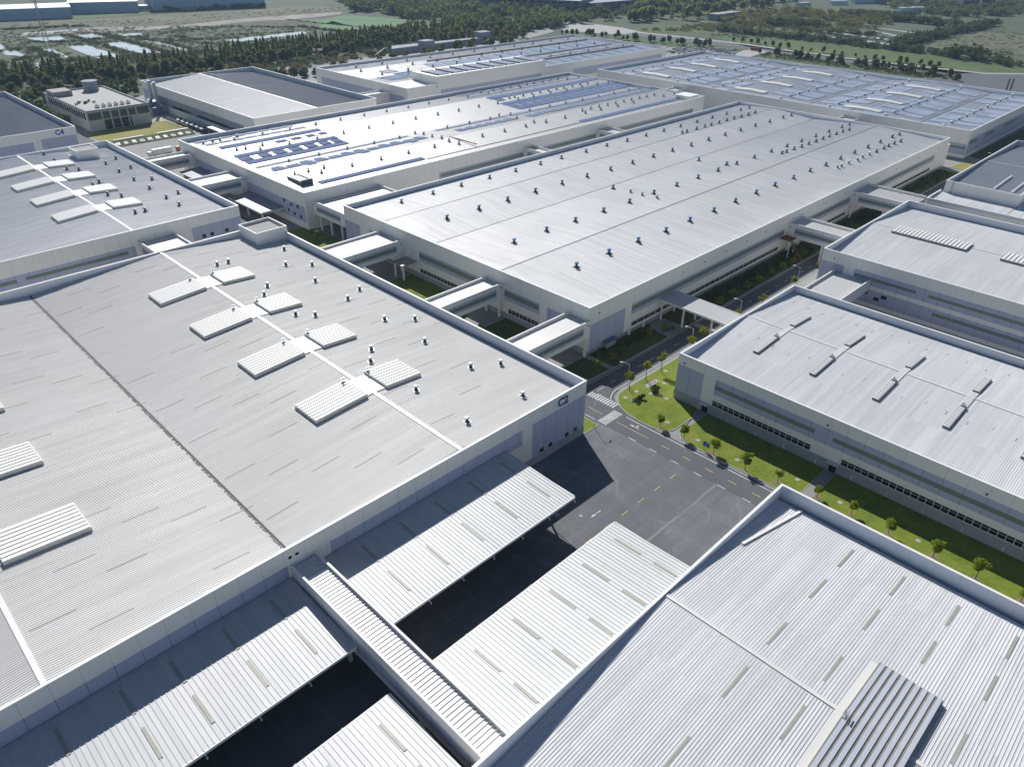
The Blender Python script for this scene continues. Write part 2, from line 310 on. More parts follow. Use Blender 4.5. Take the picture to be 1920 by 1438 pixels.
class Hall:
    def __init__(s, name, label, x0, x1, y0, y1, zp, rax, prof, roofmat, parapet=0.45, pitch=0.525, rw=0.12, rh=0.085):
        s.x0, s.x1, s.y0, s.y1, s.zp, s.rax, s.prof = x0, x1, y0, y1, zp, rax, prof
        s.root = thing(name, label, 'factory hall', ((x0+x1)/2, (y0+y1)/2, 0)); t = parapet
        w = MB()
        w.box(x0, x1, y0, y0+t, 0, zp); w.box(x0, x1, y1-t, y1, 0, zp); w.box(x0, x0+t, y0+t, y1-t, 0, zp); w.box(x1-t, x1, y0+t, y1-t, 0, zp)
        s.wall = w.build('wall', M['cream'], s.root)
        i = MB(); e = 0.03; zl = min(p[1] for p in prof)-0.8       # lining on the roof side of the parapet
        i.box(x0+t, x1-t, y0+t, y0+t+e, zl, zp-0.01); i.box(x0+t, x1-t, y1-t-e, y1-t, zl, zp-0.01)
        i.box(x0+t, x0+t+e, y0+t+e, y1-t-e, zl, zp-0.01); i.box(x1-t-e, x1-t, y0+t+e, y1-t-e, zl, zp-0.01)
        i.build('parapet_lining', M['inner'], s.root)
        c = MB(); g = 0.06; z0, z1 = zp, zp+0.14
        c.box(x0-g, x1+g, y0-g, y0+t+g, z0, z1); c.box(x0-g, x1+g, y1-t-g, y1+g, z0, z1); c.box(x0-g, x0+t+g, y0+t+g, y1-t-g, z0, z1); c.box(x1-t-g, x1+g, y0+t+g, y1-t-g, z0, z1)
        c.build('coping', M['coping'], s.root)
        r_ = MB(); b0, b1 = (y0+t+e, y1-t-e) if rax == 'x' else (x0+t+e, x1-t-e)
        gw = 0.9 if rax == 'x' else 0.7
        p2 = [(max(a, (x0 if rax == 'x' else y0)+t+gw), z) if j == 0 else ((min(a, (x1 if rax == 'x' else y1)-t-gw), z) if j == len(prof)-1 else (a, z)) for j, (a, z) in enumerate(prof)]
        ribbed(r_, rax, p2, b0, b1, pitch, rw, rh); s.roof = r_.build('roof', roofmat, s.root)
        for j in (0, -1):                                           # box gutter behind the parapet at each eave
            gm = MB()
            lo = (x0 if rax == 'x' else y0)+t+e if j == 0 else p2[-1][0]-0.1; hi = p2[0][0]+0.1 if j == 0 else (x1 if rax == 'x' else y1)-t-e
            z = p2[j][1]-0.35
            if rax == 'x': gm.box(lo, hi, b0, b1, z-0.1, z)
            else: gm.box(b0, b1, lo, hi, z-0.1, z)
            gm.build('box_gutter', M['steel'], s.roof)
        s.b0, s.b1 = b0, b1
    def rz(s, x, y): return prof_z(s.prof, x if s.rax == 'x' else y)
    def hit(s, px, py, dz=0.0):
        z = 15.0
        for _ in range(8):
            x, y = at(px, py, z+dz); z = s.rz(x, y)
        return x, y, z
    def strip(s, name, a, wdt, h, m, sink=0.0):
        """long cap or gutter running with a ridge or valley at coordinate a"""
        z = prof_z(s.prof, a); b = MB()
        for i in range(1):
            if s.rax == 'x': b.box(a-wdt/2, a+wdt/2, s.b0+0.02, s.b1-0.02, z-0.25+sink, z+h)
            else: b.box(s.b0+0.02, s.b1-0.02, a-wdt/2, a+wdt/2, z-0.25+sink, z+h)
        return b.build(name, m, s.roof)
    def face(s, side):
        return {'S': ('x', s.y0, -1), 'N': ('x', s.y1, 1), 'W': ('y', s.x0, -1), 'E': ('y', s.x1, 1)}[side]
    def panel(s, side, name, u0, u1, z0, z1, m, t=0.05):
        ax, c, out = s.face(side); b = MB(); b.slab(ax, c, out, u0, u1, z0, z1, t); return b.build(name, m, s.root)
    def windows(s, side, u0, u1, z0, z1, n, t=0.06):
        """row of dark two-light windows, each a part"""
        ax, c, out = s.face(side); w = (u1-u0)/n
        for i in range(n):
            a, b_ = u0+i*w, u0+(i+1)*w; b = MB(); fr = 0.09; zm = z0+(z1-z0)*0.62
            b.slab(ax, c, out, a+fr, b_-fr, z0+fr, z1-fr, 0.03, 0)
            for q in ((a, a+fr, z0, z1), (b_-fr, b_, z0, z1), (a+fr, b_-fr, z0, z0+fr), (a+fr, b_-fr, z1-fr, z1), (a+fr, b_-fr, zm-0.05, zm+0.05)): b.slab(ax, c, out, *q, t, 1)
            b.build('window', [M['glass'], M['frame']], s.root)

VENTS = {}
def vent_mesh(kind):
    if kind in VENTS: return VENTS[kind]
    body, cap = {'white': ('vent_green', 'cap_white'), 'blue': ('vent_dark', 'cap_blue'), 'dark': ('vent_dark', 'cap_dark'), 'grey': ('vent_grey', 'cap_grey'), 'pale': ('vent_grey', 'cap_white')}[kind]
    b = MB(); b.box(-0.95, 0.95, -0.95, 0.95, -0.5, 0.13, 1 if kind in ('white', 'pale') else 0); b.box(-0.62, 0.62, -0.62, 0.62, 0.13, 0.30, 0)
    b.ring(0, 0, [(0.60, 0.28), (0.40, 0.75), (0.34, 0.95), (0.52, 1.30), (0.60, 1.42)], 12, 0, False)
    b.ring(0, 0, [(0.56, 1.40), (0.72, 1.44), (0.74, 1.62), (0.60, 1.74), (0.20, 1.80)], 14, 1)
    for i in range(8):
        t = i*math.pi/4; b.tube((0.6*math.cos(t), 0.6*math.sin(t), 1.0), (0.68*math.cos(t), 0.68*math.sin(t), 1.46), 0.03, 4, 0)
    me = b.build('roof_vent', [M[body], M[cap]]); VENTS[kind] = me.data; bpy.data.objects.remove(me); return VENTS[kind]
def vents(h, kind, pts, sc=1.0):
    for px, py in pts:
        x, y, z = h.hit(px, py, 0.8*sc); o = bpy.data.objects.new('roof_vent', vent_mesh(kind)); COL.objects.link(o)
        o.parent = h.roof; o.location = (x, y, z); o.scale = (sc, sc, sc); o.rotation_euler = (0, 0, random.random()*6)
def rooflight(h, x0, x1, y0, y1, ht, rib, ax, m=None, n=None, rm=None):
    """raised ribbed rooflight box on a sloping roof"""
    b = MB(); P = lambda x, y, d: (x, y, h.rz(x, y)+d); X = sorted({x0, x1, *[q[0] for q in h.prof if x0+.5 < q[0] < x1-.5]})
    box = [(4,5,6,7),(0,1,5,4),(1,2,6,5),(2,3,7,6),(3,0,4,7)]
    for xa, xb in zip(X[:-1], X[1:]):
        q = [(xa,y0),(xb,y0),(xb,y1),(xa,y1)]; b.add([P(*u, -.1) for u in q]+[P(*u, ht) for u in q], box, 0)
    L = (y1-y0) if ax == 'x' else (x1-x0); n = n or max(2, int(L/rib)); p = L/n
    for i in range(n):                                            # upstanding ribs across the top
        if ax == 'x': segs = [(max(xa, x0+.15), min(xb, x1-.15), y0+(i+.14)*p, y0+(i+.76)*p) for xa, xb in zip(X[:-1], X[1:])]
        else: segs = [(x0+(i+.16)*p, x0+(i+.72)*p, y0+.15, y1-.15)]
        for xa, xb, ya, yb in segs:
            q = [(xa,ya),(xb,ya),(xb,yb),(xa,yb)]; b.add([P(*u, ht-.02) for u in q]+[P(*u, ht+.14) for u in q], box, 1)
    return b.build('rooflight', [m or M['lightbox'], rm or M['white']], h.roof)
def plate(h, x0, x1, y0, y1, d, m, name, th=0.06):
    b = MB(); P = lambda x, y, q: (x, y, h.rz(x, y)+q)
    xs = sorted({x0, x1, *[a for a, _ in h.prof if h.rax == 'x' and x0 < a < x1]}); ys = sorted({y0, y1, *[a for a, _ in h.prof if h.rax == 'y' and y0 < a < y1]})
    for i in range(len(xs)-1):
        for j in range(len(ys)-1):
            q = [(xs[i],ys[j]),(xs[i+1],ys[j]),(xs[i+1],ys[j+1]),(xs[i],ys[j+1])]
            b.add([P(*u, d) for u in q]+[P(*u, d+th) for u in q], [(0,3,2,1),(4,5,6,7),(0,1,5,4),(1,2,6,5),(2,3,7,6),(3,0,4,7)])
    return b.build(name, m, h.roof)
def text(parent, body, loc, size, rot, m, name, bold=0.02, flat=True):
    cu = bpy.data.curves.new(name, 'FONT'); cu.body = body; cu.size = size; cu.offset = bold; cu.extrude = 0.03; cu.align_x = 'CENTER'
    o = bpy.data.objects.new(name, cu); COL.objects.link(o); bpy.context.view_layer.update()
    me = bpy.data.meshes.new_from_object(o.evaluated_get(bpy.context.evaluated_depsgraph_get())); bpy.data.objects.remove(o)
    me.materials.clear(); me.materials.append(m)
    q = bpy.data.objects.new(name, me); COL.objects.link(q); q.location = loc; q.rotation_euler = rot
    if parent: q.parent = parent; q.matrix_parent_inverse = parent.matrix_basis.inverted()
    return q

# ================================================================== SETTING
def gpoly(name, pts, z, m, px=False):
    b = MB(); p = [at(*q, 0) for q in pts] if px else pts; b.poly(p, z)
    o = struct(name, b, m)
    if o.data.polygons[0].normal.z < 0: o.data.flip_normals()
    return o
def grect(name, x0, x1, y0, y1, z, m): return gpoly(name, [(x0,y0),(x1,y0),(x1,y1),(x0,y1)], z, m)
b = MB(); b.poly([(-3500,-1500),(5000,-1500),(5000,6000),(-3500,6000)], -0.30); struct('ground', b, M['terrain'])
b = MB(); b.prism([(-160,-130),(735,-130),(735,610),(655,690),(330,690),(330,645),(-160,645)], -0.40, 0.0); struct('campus_paving', b, M['concrete'])
grect('yard', -60, 147.2, 40, 112, 0.02, M['asphalt'])
# service road between the long halls and the near right halls, and the road down the right of the yard
b = MB(); b.poly([(132.5,104.5),(139.6,104.5),(139.6,45),(139.6,-100),(151.6,-100),(148.0,45),(148.0,100),(150.8,107.0),(153.5,109.8),(158,111.0),(520,111.0),(520,119.4),(156,119.4),(152,119.8),(149,121),(147,125),(146.5,132),(146.5,268),(138,268),(138,128),(135,121),(132.5,118.5)], 0.045)
o = struct('road', b, M['road'])
if o.data.polygons[0].normal.z < 0: o.data.flip_normals()
def dash(b, x0, x1, y0, y1, z=0.065): b.add([(x0,y0,z),(x1,y0,z),(x1,y1,z),(x0,y1,z)], [(0,1,2,3)])
def stroke(b, pts, wd, z=0.065):
    for i in range(len(pts)-1):
        p, q = np.array(pts[i], float), np.array(pts[i+1], float); d = (q-p)/np.linalg.norm(q-p); n = np.array([-d[1], d[0]])*wd/2; q = q+d*wd*0.2
        b.add([(*(p-n),z),(*(q-n),z),(*(q+n),z),(*(p+n),z)], [(0,1,2,3)])
w = MB(); yl = MB()
arc = [(148.4+9.2-9.2*math.cos(t), 103.5+8.0*math.sin(t)) for t in np.linspace(0.35, 1.5, 8)]
stroke(w, [(147.0,-90),(147.0,100.2)], 0.22); stroke(w, arc+[(162,111.4),(330,111.4)], 0.22)
stroke(w, [(150.2,121.0),(152.5,119.6),(155.5,118.9),(330,119.2)], 0.16); stroke(w, [(139.7,105.6),(139.7,109.4)], 0.2); stroke(w, [(132.6,113.6),(139.2,113.6)], 0.16)
for i in range(30): dash(w, 139.5, 139.72, 92.5-7.0*i-1.2, 92.5-7.0*i+1.2)
stroke(yl, [(143.15,89.5),(143.15,100.7)], 0.17); stroke(yl, [(143.3,105.9),(143.3,111.3)], 0.17)
for i in range(26): dash(yl, 143.02, 143.22, 83.9-6.78*i-1.2, 83.9-6.78*i+1.2)
for i in range(14): dash(yl, 134.3-6.65*i-1.2, 134.3-6.65*i+1.2, 75.34, 75.56)
stroke(w, [(151.8,114.95),(155.6,114.95)], 0.16)
for i in range(30): dash(w, 158.4+6.8*i, 160.7+6.8*i, 114.9, 115.1)
for i in range(9): dash(w, 139.9+0.86*i, 140.35+0.86*i, 101.8, 104.8)                 # zebra on the yard road
for i in range(11): dash(w, 147.9, 150.9 if i < 9 else 150.4, 105.9+0.92*i, 106.35+0.92*i)   # zebra on the service road
for i in range(9): dash(w, 209.0, 212.0, 111.4+0.9*i, 111.85+0.9*i)                     # zebra under the flat canopy
dash(w, 108.6, 111.1, 80.0, 80.2); w.add([(107.4,80.1,.066),(108.7,79.75,.066),(108.7,80.45,.066)], [(0,1,2)])
dash(w, 144.75, 144.95, 94.1, 96.2); w.add([(144.85,97.4,.066),(144.5,96.1,.066),(145.2,96.1,.066)], [(0,1,2)]); dash(w, 144.95, 145.7, 95.0, 95.25); w.add([(146.2,95.1,.066),(145.6,95.5,.066),(145.6,94.7,.066)], [(0,1,2)])
struct('road_marking', w, M['line_white']); struct('road_marking', yl, M['line_yellow'])
def lawn(pts, m, name='lawn', kw=0.28, h=0.16):
    """raised grass with a stone kerb round it"""
    b = MB(); b.prism(pts, 0.0, h-0.03); struct(name, b, m); P = [np.array(q, float) for q in pts]; kb = MB()
    if sum(P[i][0]*P[(i+1)%len(P)][1]-P[(i+1)%len(P)][0]*P[i][1] for i in range(len(P))) < 0: P = P[::-1]
    n = len(P); off = []
    for i in range(n):
        d1 = P[i]-P[i-1]; d2 = P[(i+1)%n]-P[i]; d1 /= np.linalg.norm(d1); d2 /= np.linalg.norm(d2); nn = np.array([d1[1]+d2[1], -d1[0]-d2[0]]); nn /= max(np.linalg.norm(nn), .3); off.append(P[i]+nn*kw)
    for i in range(n):
        j = (i+1) % n; q = [P[i], P[j], off[j], off[i]]
        kb.add([(*u, 0.0) for u in q]+[(*u, h) for u in q], [(4,7,6,5),(2,3,7,6),(0,1,5,4)])
    struct('kerb', kb, M['kerb'])
lawn([(165.4,88.4),(160.8,87.0),(151.6,87.2),(150.4,87.7),(149.4,88.6),(148.2,92.2),(148.3,97),(148.9,101.5),(150.0,104.3),(151.2,106.2),(153.3,108.2),(155.6,109.2),(158.4,109.5),(234,109.5),(234,97.2),(165.4,97.2)], M['lawn'])
lawn([(165.4,84.6),(152.8,85.2),(151.0,84.6),(149.8,83.4),(149.2,80.5),(148.9,71),(149.4,49.6),(165.4,49.6)], M['lawn'])
lawn([(165.4,46.6),(149.4,46.6),(150.4,-95),(165.4,-95)], M['lawn'])
lawn([(132.4,103.4),(138.0,103.3),(138.3,108.6),(132.4,108.8)], M['lawn'])
lawn([(166.5,131.0),(166.5,120.0),(196,120.0),(196,131.0)], M['shade_grass']); lawn([(150.5,131),(150.5,124),(153,121.6),(156,120.6),(164.5,120.3),(164.5,131)], M['shade_grass'])
lawn([(206,131.0),(206,120.2),(480,120.2),(480,131.0)], M['shade_grass']); lawn([(320,110.2),(320,105.2),(375,105.2),(375,110.2)], M['shade_grass'])
lawn([(147.5,141),(165.5,141),(165.5,168.5),(147.5,168.5)], M['shade_grass']); lawn([(147.5,183),(165.5,183),(165.5,222),(147.5,222)], M['lawn'])
lawn([(132.8,241),(136.5,241),(136.5,262),(132.8,262)], M['lawn']); lawn([(152,246),(164,246),(164,262),(152,262)], M['lawn'])
lawn([(150.5,271),(165.5,271),(165.5,297),(150.5,300)], M['lawn']); lawn([(136.5,271),(147,271),(147,276),(136.5,276)], M['lawn'])
lawn([(138,367),(160,367),(160,398),(138,398)], M['lawn_dry']); lawn([(152,508.5),(205,508.5),(207,512),(206,543),(204,547),(153,547)], M['lawn_dry'])
lawn([(488,108),(512,104),(512,124),(488,128)], M['lawn_dry']); lawn([(522,112),(640,104),(640,126),(522,128)], M['shade_grass'])
b = MB(); b.poly([(151.5,84.9),(165.4,87.5),(165.4,85.2),(153,85.6)], 0.07); b.poly([(149.2,46.9),(165.4,46.9),(165.4,49.3),(149.2,49.3)], 0.07); struct('footpath', b, M['concrete'])
grect('pavement', 132.6, 164.5, 119.6, 122.0, 0.05, M['concrete'])
gpoly('road', [(136,300),(150,300),(150,560),(146,640),(138,640),(136,560)], 0.03, M['road'])
gpoly('road', [(150,480),(206,488),(216,440),(330,440),(330,432),(150,425)], 0.03, M['concrete'])
gpoly('road', [(205,500),(214,500),(216,640),(206,640)], 0.045, M['pave'])
gpoly('footpath', [(197,548),(206,547),(214,560),(213,590),(198,590)], 0.05, M['pave'])

# ================================================================== HALLS
C2 = Hall('factory_hall', 'large factory hall marked C2, grey ribbed roof with paired white rooflights, beside the asphalt yard', -44, 132, 103.6, 269, 17.15, 'x', [(-43.5,13.9),(0.5,16.85),(44.6,13.9),(88.5,16.85),(131.5,14.2)], M['roof_warm'])
R0 = Hall('factory_hall', 'nearest hall at the lower right, pale blue ribbed roof with one large raised rooflight', -2, 130, -48, 46.7, 17.15, 'x', [(-1.5,16.8),(0.5,16.85),(43.3,13.9),(86.4,16.85),(129.6,14.0)], M['roof_cool'], rw=0.115, rh=0.09)
R1 = Hall('factory_hall', 'near right hall with eight small slatted rooflights, standing behind the grass strip with trees', 165.6, 234, -45, 97, 15.0, 'x', [(166.1,12.4),(202,14.6),(233.6,12.7)], M['roof_cool'], rw=0.115, rh=0.09)
R2 = Hall('factory_hall', 'right hall with one long arched louvre rooflight on its ridge', 269, 351, -40, 103.5, 16.9, 'x', [(269.5,13.9),(311.5,16.5),(350.5,14.1)], M['roof_cool'], rw=0.115, rh=0.09)
R3 = Hall('factory_hall', 'far right hall in two steps, dark grey raised roof above a lower pale one', 395.5, 508, 71, 102.7, 16.9, 'x', [(396,14.4),(452,16.0),(507.5,14.4)], M['roof_dark'])
M1 = Hall('factory_hall', 'long central hall with four roof bands and rows of blue capped vents', 166, 485.5, 131.2, 267.7, 16.95, 'y', [(131.6,14.7),(172.3,16.75),(212.5,14.3),(241,16.5),(267.3,14.9)], M['roof_pale'])
M2 = Hall('factory_hall', 'long white roofed hall with blue solar strips, behind the central hall', 162.5, 482.5, 293, 421, 17.0, 'y', [(293.4,15.0),(328,16.7),(352,14.9),(394,16.7),(420.6,14.8)], M['roof_white'])
M3 = Hall('factory_hall', 'far hall with solar roof and a raised block, in front of the tree belt', 341, 656, 448, 568, 18.0, 'y', [(448.5,16.2),(475,17.6),(508,16.0),(540,17.6),(567.5,16.2)], M['roof_white'])
M4 = Hall('factory_hall', 'wide far right hall covered in pale solar panels with long white humps', 516, 672, 129, 418, 16.3, 'y', [(129.5,14.4),(163,13.6),(201.5,15.6),(238,13.6),(286,15.6),(326,13.6),(371.5,15.6),(417.5,13.7)], M['roof_panelled'])
L4 = Hall('factory_hall', 'hall with a half light, half dark grey roof and twin flue stacks', 217.5, 308, 440, 610, 17.0, 'x', [(218,13.6),(262.5,16.8),(307.5,13.6)], M['roof_dark'])
C3 = Hall('factory_hall', 'left hall with white rooflights in two rows, between the C2 hall and the C4 hall', -44, 133.5, 297, 445, 17.15, 'x', [(-43.5,13.9),(1.0,16.85),(45.2,13.9),(90,16.85),(133,14.2)], M['roof_cool'])
C4 = Hall('factory_hall', 'dark roofed hall marked C4 at the left edge behind the left hall', -44, 132.5, 490, 628, 17.15, 'x', [(-43.5,13.9),(1.0,16.85),(45,13.9),(89,16.85),(132,14.2)], M['roof_dark'])

# ---- C2
H = C2
H.strip('ridge_cap', 88.5, 0.9, 0.16, M['ridge']); H.strip('ridge_cap', 0.5, 0.9, 0.16, M['ridge']); H.strip('valley_gutter', 44.6, 0.45, 0.14, M['gutter'])
b = MB()                                                             # silt and rubble along the valley
for i in range(420):
    y = random.uniform(104.5, 268); s_ = random.uniform(0.06, 0.22); b.rbox(44.15+random.uniform(-0.12, 0.12), y, random.random()*3, s_*2.2, s_, H.rz(44.1, y)+0.0, H.rz(44.1, y)+0.15+s_*0.3)
tag(b.build('gutter_silt', M['pave'], H.roof), kind='stuff')
for yc in (232.3, 202.2, 172.4, 142.6):
    rooflight(H, 71.0, 86.3, yc-5.0, yc+5.0, 0.95, 1.25, 'x'); rooflight(H, 92.2, 103.3, yc-5.2, yc+5.2, 0.95, 1.25, 'x'); plate(H, 86.35, 92.15, yc-4.6, yc+4.6, 0.20, M['white'], 'walkway_plate')
    for vx, vy in ((85.0, yc+4.2), (93.0, yc+4.4)):
        v = MB(); z = H.rz(vx, vy)+1.15; v.box(vx-.4, vx+.4, vy-.3, vy+.3, z, z+.35); v.box(vx-.1, vx+.1, vy-.1, vy+.1, z+.35, z+1.0); v.box(vx-.5, vx+.5, vy-.12, vy+.12, z+1.0, z+1.15); v.build('winch', M['steel'], H.roof)
for yc in (231.6, 201.5, 171.9, 142.1): rooflight(H, 3.4, 18.9, yc-5.2, yc+5.2, 0.95, 1.25, 'x'); plate(H, -2.5, 3.3, yc-4.6, yc+4.6, 0.2, M['white'], 'walkway_plate')
vents(H, 'white', [(407,494),(428,489),(532.5,465),(535.6,494),(585,494),(591,524),(501,533.5),(495,550),(674,540),(652,557.5),(554,586.7),(591,588),(721,596),(778,595.4),(696,652),(695,674),(796.4,637.5),(882.6,685),(939,679),(780,727.6),(980.7,738.6),(876,787)], .88)
H.panel('S', 'cladding_panel', 52.3, 107.9, 8.6, 13.2, M['blue']); H.panel('S', 'cladding_panel', 111.6, 131.9, 2.6, 13.1, M['blue']); H.panel('S', 'cladding_panel', -43.8, 42.6, 8.6, 13.2, M['blue'])
H.panel('S', 'plinth', 103.5, 132.1, 0, 2.5, M['plinth'], 0.09)
for xc in (115.2, 118.5, 125.0, 128.4):
    b = MB(); b.slab('x', 103.6, -1, xc-.75, xc+.75, 2.75, 4.15, 0.07, 0); b.slab('x', 103.6, -1, xc-.85, xc+.85, 4.15, 4.3, 0.22, 1); b.build('window', [M['glass'], M['frame']], H.root)
b = MB(); b.slab('x', 103.6, -1, 104.2, 107.0, 0, 3.0, 0.10, 0); b.build('door', [M['steel']], H.root)
b = MB(); b.slab('x', 103.6, -1, 104.0, 105.4, 3.3, 4.1, 0.12, 0); b.build('exit_sign', mat('sign_green', (0.25, 0.42, 0.12), 0.5), H.root)
for xc in (43.5, 45.0): b = MB(); b.slab('x', 103.6, -1, xc-.35, xc+.35, 14.6, 15.2, 0.07, 0); b.build('wall_vent', M['glass'], H.root)
text(C2.root, 'C2', (122.7, 103.52, 13.95), 3.3, (R(90), 0, 0), M['skyblue_mark'], 'wall_lettering', 0.13)
# stair house on the corner
sx0, sx1, sy0, sy1 = 119.5, 132.4, 255.5, 269.2
b = MB(); t = .35; zt = 19.6
b.box(sx0, sx1, sy0, sy0+t, 13, zt); b.box(sx0, sx1, sy1-t, sy1, 13, zt); b.box(sx0, sx0+t, sy0+t, sy1-t, 13, zt); b.box(sx1-t, sx1, sy0+t, sy1-t, 13, zt)
hs = b.build('stair_house', M['white'], H.roof); b = MB(); b.box(sx0+t, sx1-t, sy0+t, sy1-t, 18.2, 18.5); b.build('flat_roof', M['pave'], hs)
# ---- C3
H = C3
H.strip('ridge_cap', 90, 0.9, 0.16, M['ridge']); H.strip('ridge_cap', 1.0, 0.9, 0.16, M['ridge']); H.strip('valley_gutter', 45.2, 0.75, 0.08, M['gutter'])
for yc in (415.5, 388.2, 361.0, 334.0):
    rooflight(H, 73.0, 88.6, yc-4.8, yc+4.8, 0.95, 1.25, 'x'); rooflight(H, 94.6, 106.4, yc-4.8, yc+5.2, 0.95, 1.25, 'x'); plate(H, 88.65, 94.5, yc-4.4, yc+4.4, 0.2, M['white'], 'walkway_plate')
Z6 = lambda p: (p[0]/7.385, 250+p[1]/7.385)
vents(H, 'dark', [Z6(p) for p in [(603,282),(755,375),(1122,220),(1284,315),(1602,340),(1463,410),(923,487),(1090,497),(1648,520),(1809,462),(1284,708),(1370,665),(1853,630),(1489,838),(1680,858),(1870,1083)]]+[(284.7,334.3),(280,351.4),(311.5,368.7),(333.6,359.8),(335.4,382.2),(271.9,393.3)], .98)
H.panel('S', 'cladding_panel', 112, 133.3, 3, 12.6, M['blue']); H.panel('S', 'cladding_panel', 40, 89, 7, 11.2, M['blue']); H.panel('S', 'glazing_band', 50, 86, 8.6, 9.9, M['green'], 0.09); H.panel('S', 'glazing_band', 41, 47, 8.6, 9.9, M['green'], 0.09)
for xc in (116.5, 120, 126.5): b = MB(); b.slab('x', 297, -1, xc-.8, xc+.8, 7.4, 8.9, 0.09, 0); b.build('window', [M['glass']], H.root)
b = MB(); b.box(111, 121.5, 421.5, 432, 12.5, 19.4); q = b.build('stair_house', M['white'], H.roof)
b = MB(); b.box(111-.1, 121.6, 421.4, 421.8, 19.4, 19.9); b.box(111-.1, 121.6, 431.7, 432.1, 19.4, 19.9); b.box(110.9, 111.3, 421.8, 431.7, 19.4, 19.9); b.box(121.2, 121.6, 421.8, 431.7, 19.4, 19.9); b.build('parapet', M['coping'], q)
b = MB(); b.box(111.4, 121.1, 421.9, 431.6, 19.4, 19.44); b.build('flat_roof', M['pave'], q)
# ---- C4
H = C4
H.strip('ridge_cap', 89, 0.9, 0.16, M['ridge'])
H.panel('S', 'cladding_panel', 113, 131.8, 3, 12.8, M['blue']); H.panel('S', 'cladding_panel', 50, 109, 3, 12.0, M['blue'])
text(C4.root, 'C4', (123.6, 489.9, 14.0), 3.8, (R(90), 0, 0), M['skyblue_mark'], 'wall_lettering', 0.13)
# ---- R0
H = R0
H.strip('ridge_cap', 86.4, 0.7, 0.18, M['ridge'])
for y in (28.0, 18.0, 8.2, -1.5, -11.3):
    for x0, x1 in ((118,125),(105.8,112.6),(90,97),(76,83.5),(59.6,67)):
        if x0 in (90, 76) and y in (8.2,): continue
        plate(H, x0, x1, y-0.25, y+0.25, 0.03, M['slit'], 'rooflight_strip', 0.05)
rooflight(H, 66.0, 99.8, 3.0, 13.0, 0.9, 1.1, 'x', ground_mat('stained_sheet', [(.12,.12,.115),(.22,.20,.17),(.32,.25,.17)], .15, .8, .7), None, mat('rib_sheet', (.46,.49,.55), .5))
plate(H, 66.0, 99.8, 13.05, 14.3, 0.16, M['ridge'], 'flashing')
b = MB(); z = 18.0
b.box(84.8, 85.9, 12.3, 12.9, z-0.6, z-.1); b.tube((84.9,12.4,z-.1),(84.9,12.4,z+.8), .05); b.tube((85.8,12.8,z-.1),(85.8,12.8,z+.8), .05); b.box(84.75, 85.95, 12.25, 12.45, z+.75, z+.85); b.box(84.75, 85.95, 12.75, 12.95, z+.75, z+.85); b.tube((85.2,12.5,z-.1),(85.6,12.7,z+.8), .04); b.build('winch', M['steel'], H.roof)
z1 = H.rz(109.3, 43.8); z2 = H.rz(128.4, 40.7)                       # loose flashing lying across the corner
tk = MB(); c = math.atan2(40.7-43.8, 128.4-109.3); dx, dy = math.cos(c), math.sin(c); nx, ny = -dy*0.28, dx*0.28
tk.add([(109.3-nx,43.8-ny,z1+.15),(128.4-nx,40.7-ny,z2+.15),(128.4+nx,40.7+ny,z2+.15),(109.3+nx,43.8+ny,z1+.15),(109.3-nx,43.8-ny,z1+.36),(128.4-nx,40.7-ny,z2+.36),(128.4+nx,40.7+ny,z2+.36),(109.3+nx,43.8+ny,z1+.36)], [(0,3,2,1),(4,5,6,7),(0,1,5,4),(1,2,6,5),(2,3,7,6),(3,0,4,7)])
tag(tk.build('metal_flashing', M['white']), 'long white strip of flashing lying slantwise across the corner of the nearest right roof', 'metal strip')
# ---- R1
H = R1
H.strip('ridge_cap', 202, 0.5, 0.16, M['ridge'])
for yc in (83.0, 65.6, 48.0, 30.4, 12.8, -4.8):
    rooflight(H, 184, 196.2, yc-0.85, yc+0.85, 0.55, 1.0, 'y', M['concrete'], 12); rooflight(H, 205.8, 217.0, yc-0.85, yc+0.85, 0.55, 1.0, 'y', M['concrete'], 11); plate(H, 196.5, 205.6, yc-0.9, yc+0.9, 0.16, M['roof_link'], 'walkway_plate')
    b = MB(); z = H.rz(196, yc)+.7; b.box(195.2, 196.4, yc-.4, yc+.5, z-.3, z+.35); b.box(195.7, 195.9, yc, yc+.2, z, z+.9); b.build('winch', M['steel'], H.roof)
i = 0
for y in np.arange(92, -40, -5.4):
    for x0 in (170.5, 177, 189, 208, 222):
        i += 1
        if (i*7) % 5 < 2: plate(H, x0+(i%3), x0+(i%3)+1.8, y-.13, y+.13, 0.02, M['concrete'], 'rooflight_strip', 0.02)
H.panel('W', 'cladding_panel', 88.3, 96.9, 3.0, 11.7, M['blue']); H.panel('W', 'cladding_panel', -44.9, 84.4, 6.9, 11.7, M['blue'])
H.panel('W', 'glazing_band', 54.7, 84.3, 8.6, 9.9, M['green'], 0.09); H.panel('W', 'glazing_band', -44.9, 49.8, 8.6, 9.9, M['green'], 0.09)
H.panel('W', 'plinth', -44.9, 97.08, 0, 3.0, M['plinth'], 0.10)
H.windows('W', 54.7, 84.3, 3.15, 4.95, 17); H.windows('W', -29.7, 46.4, 3.15, 4.95, 44)
for yc in (86.3, 48.0):
    b = MB(); b.slab('y', 165.6, -1, yc-.9, yc+.9, 0, 2.5, 0.12, 0); b.build('door', [M['glass']], H.root); b = MB(); b.box(164.1, 165.6, yc-1.5, yc+1.5, 2.9, 3.15); b.build('door_hood', M['frame'], H.root)
for yc in (96.6, 88.4, 79, 69.9, 61.5, 52.5, 42.9, 34.1, 25.4, 16.6, 7.9, -1, -10): b = MB(); b.slab('y', 165.6, -1, yc-.07, yc+.07, 0.3, 1.7, 0.22, 0); b.build('vent_pipe', M['white'], H.root)
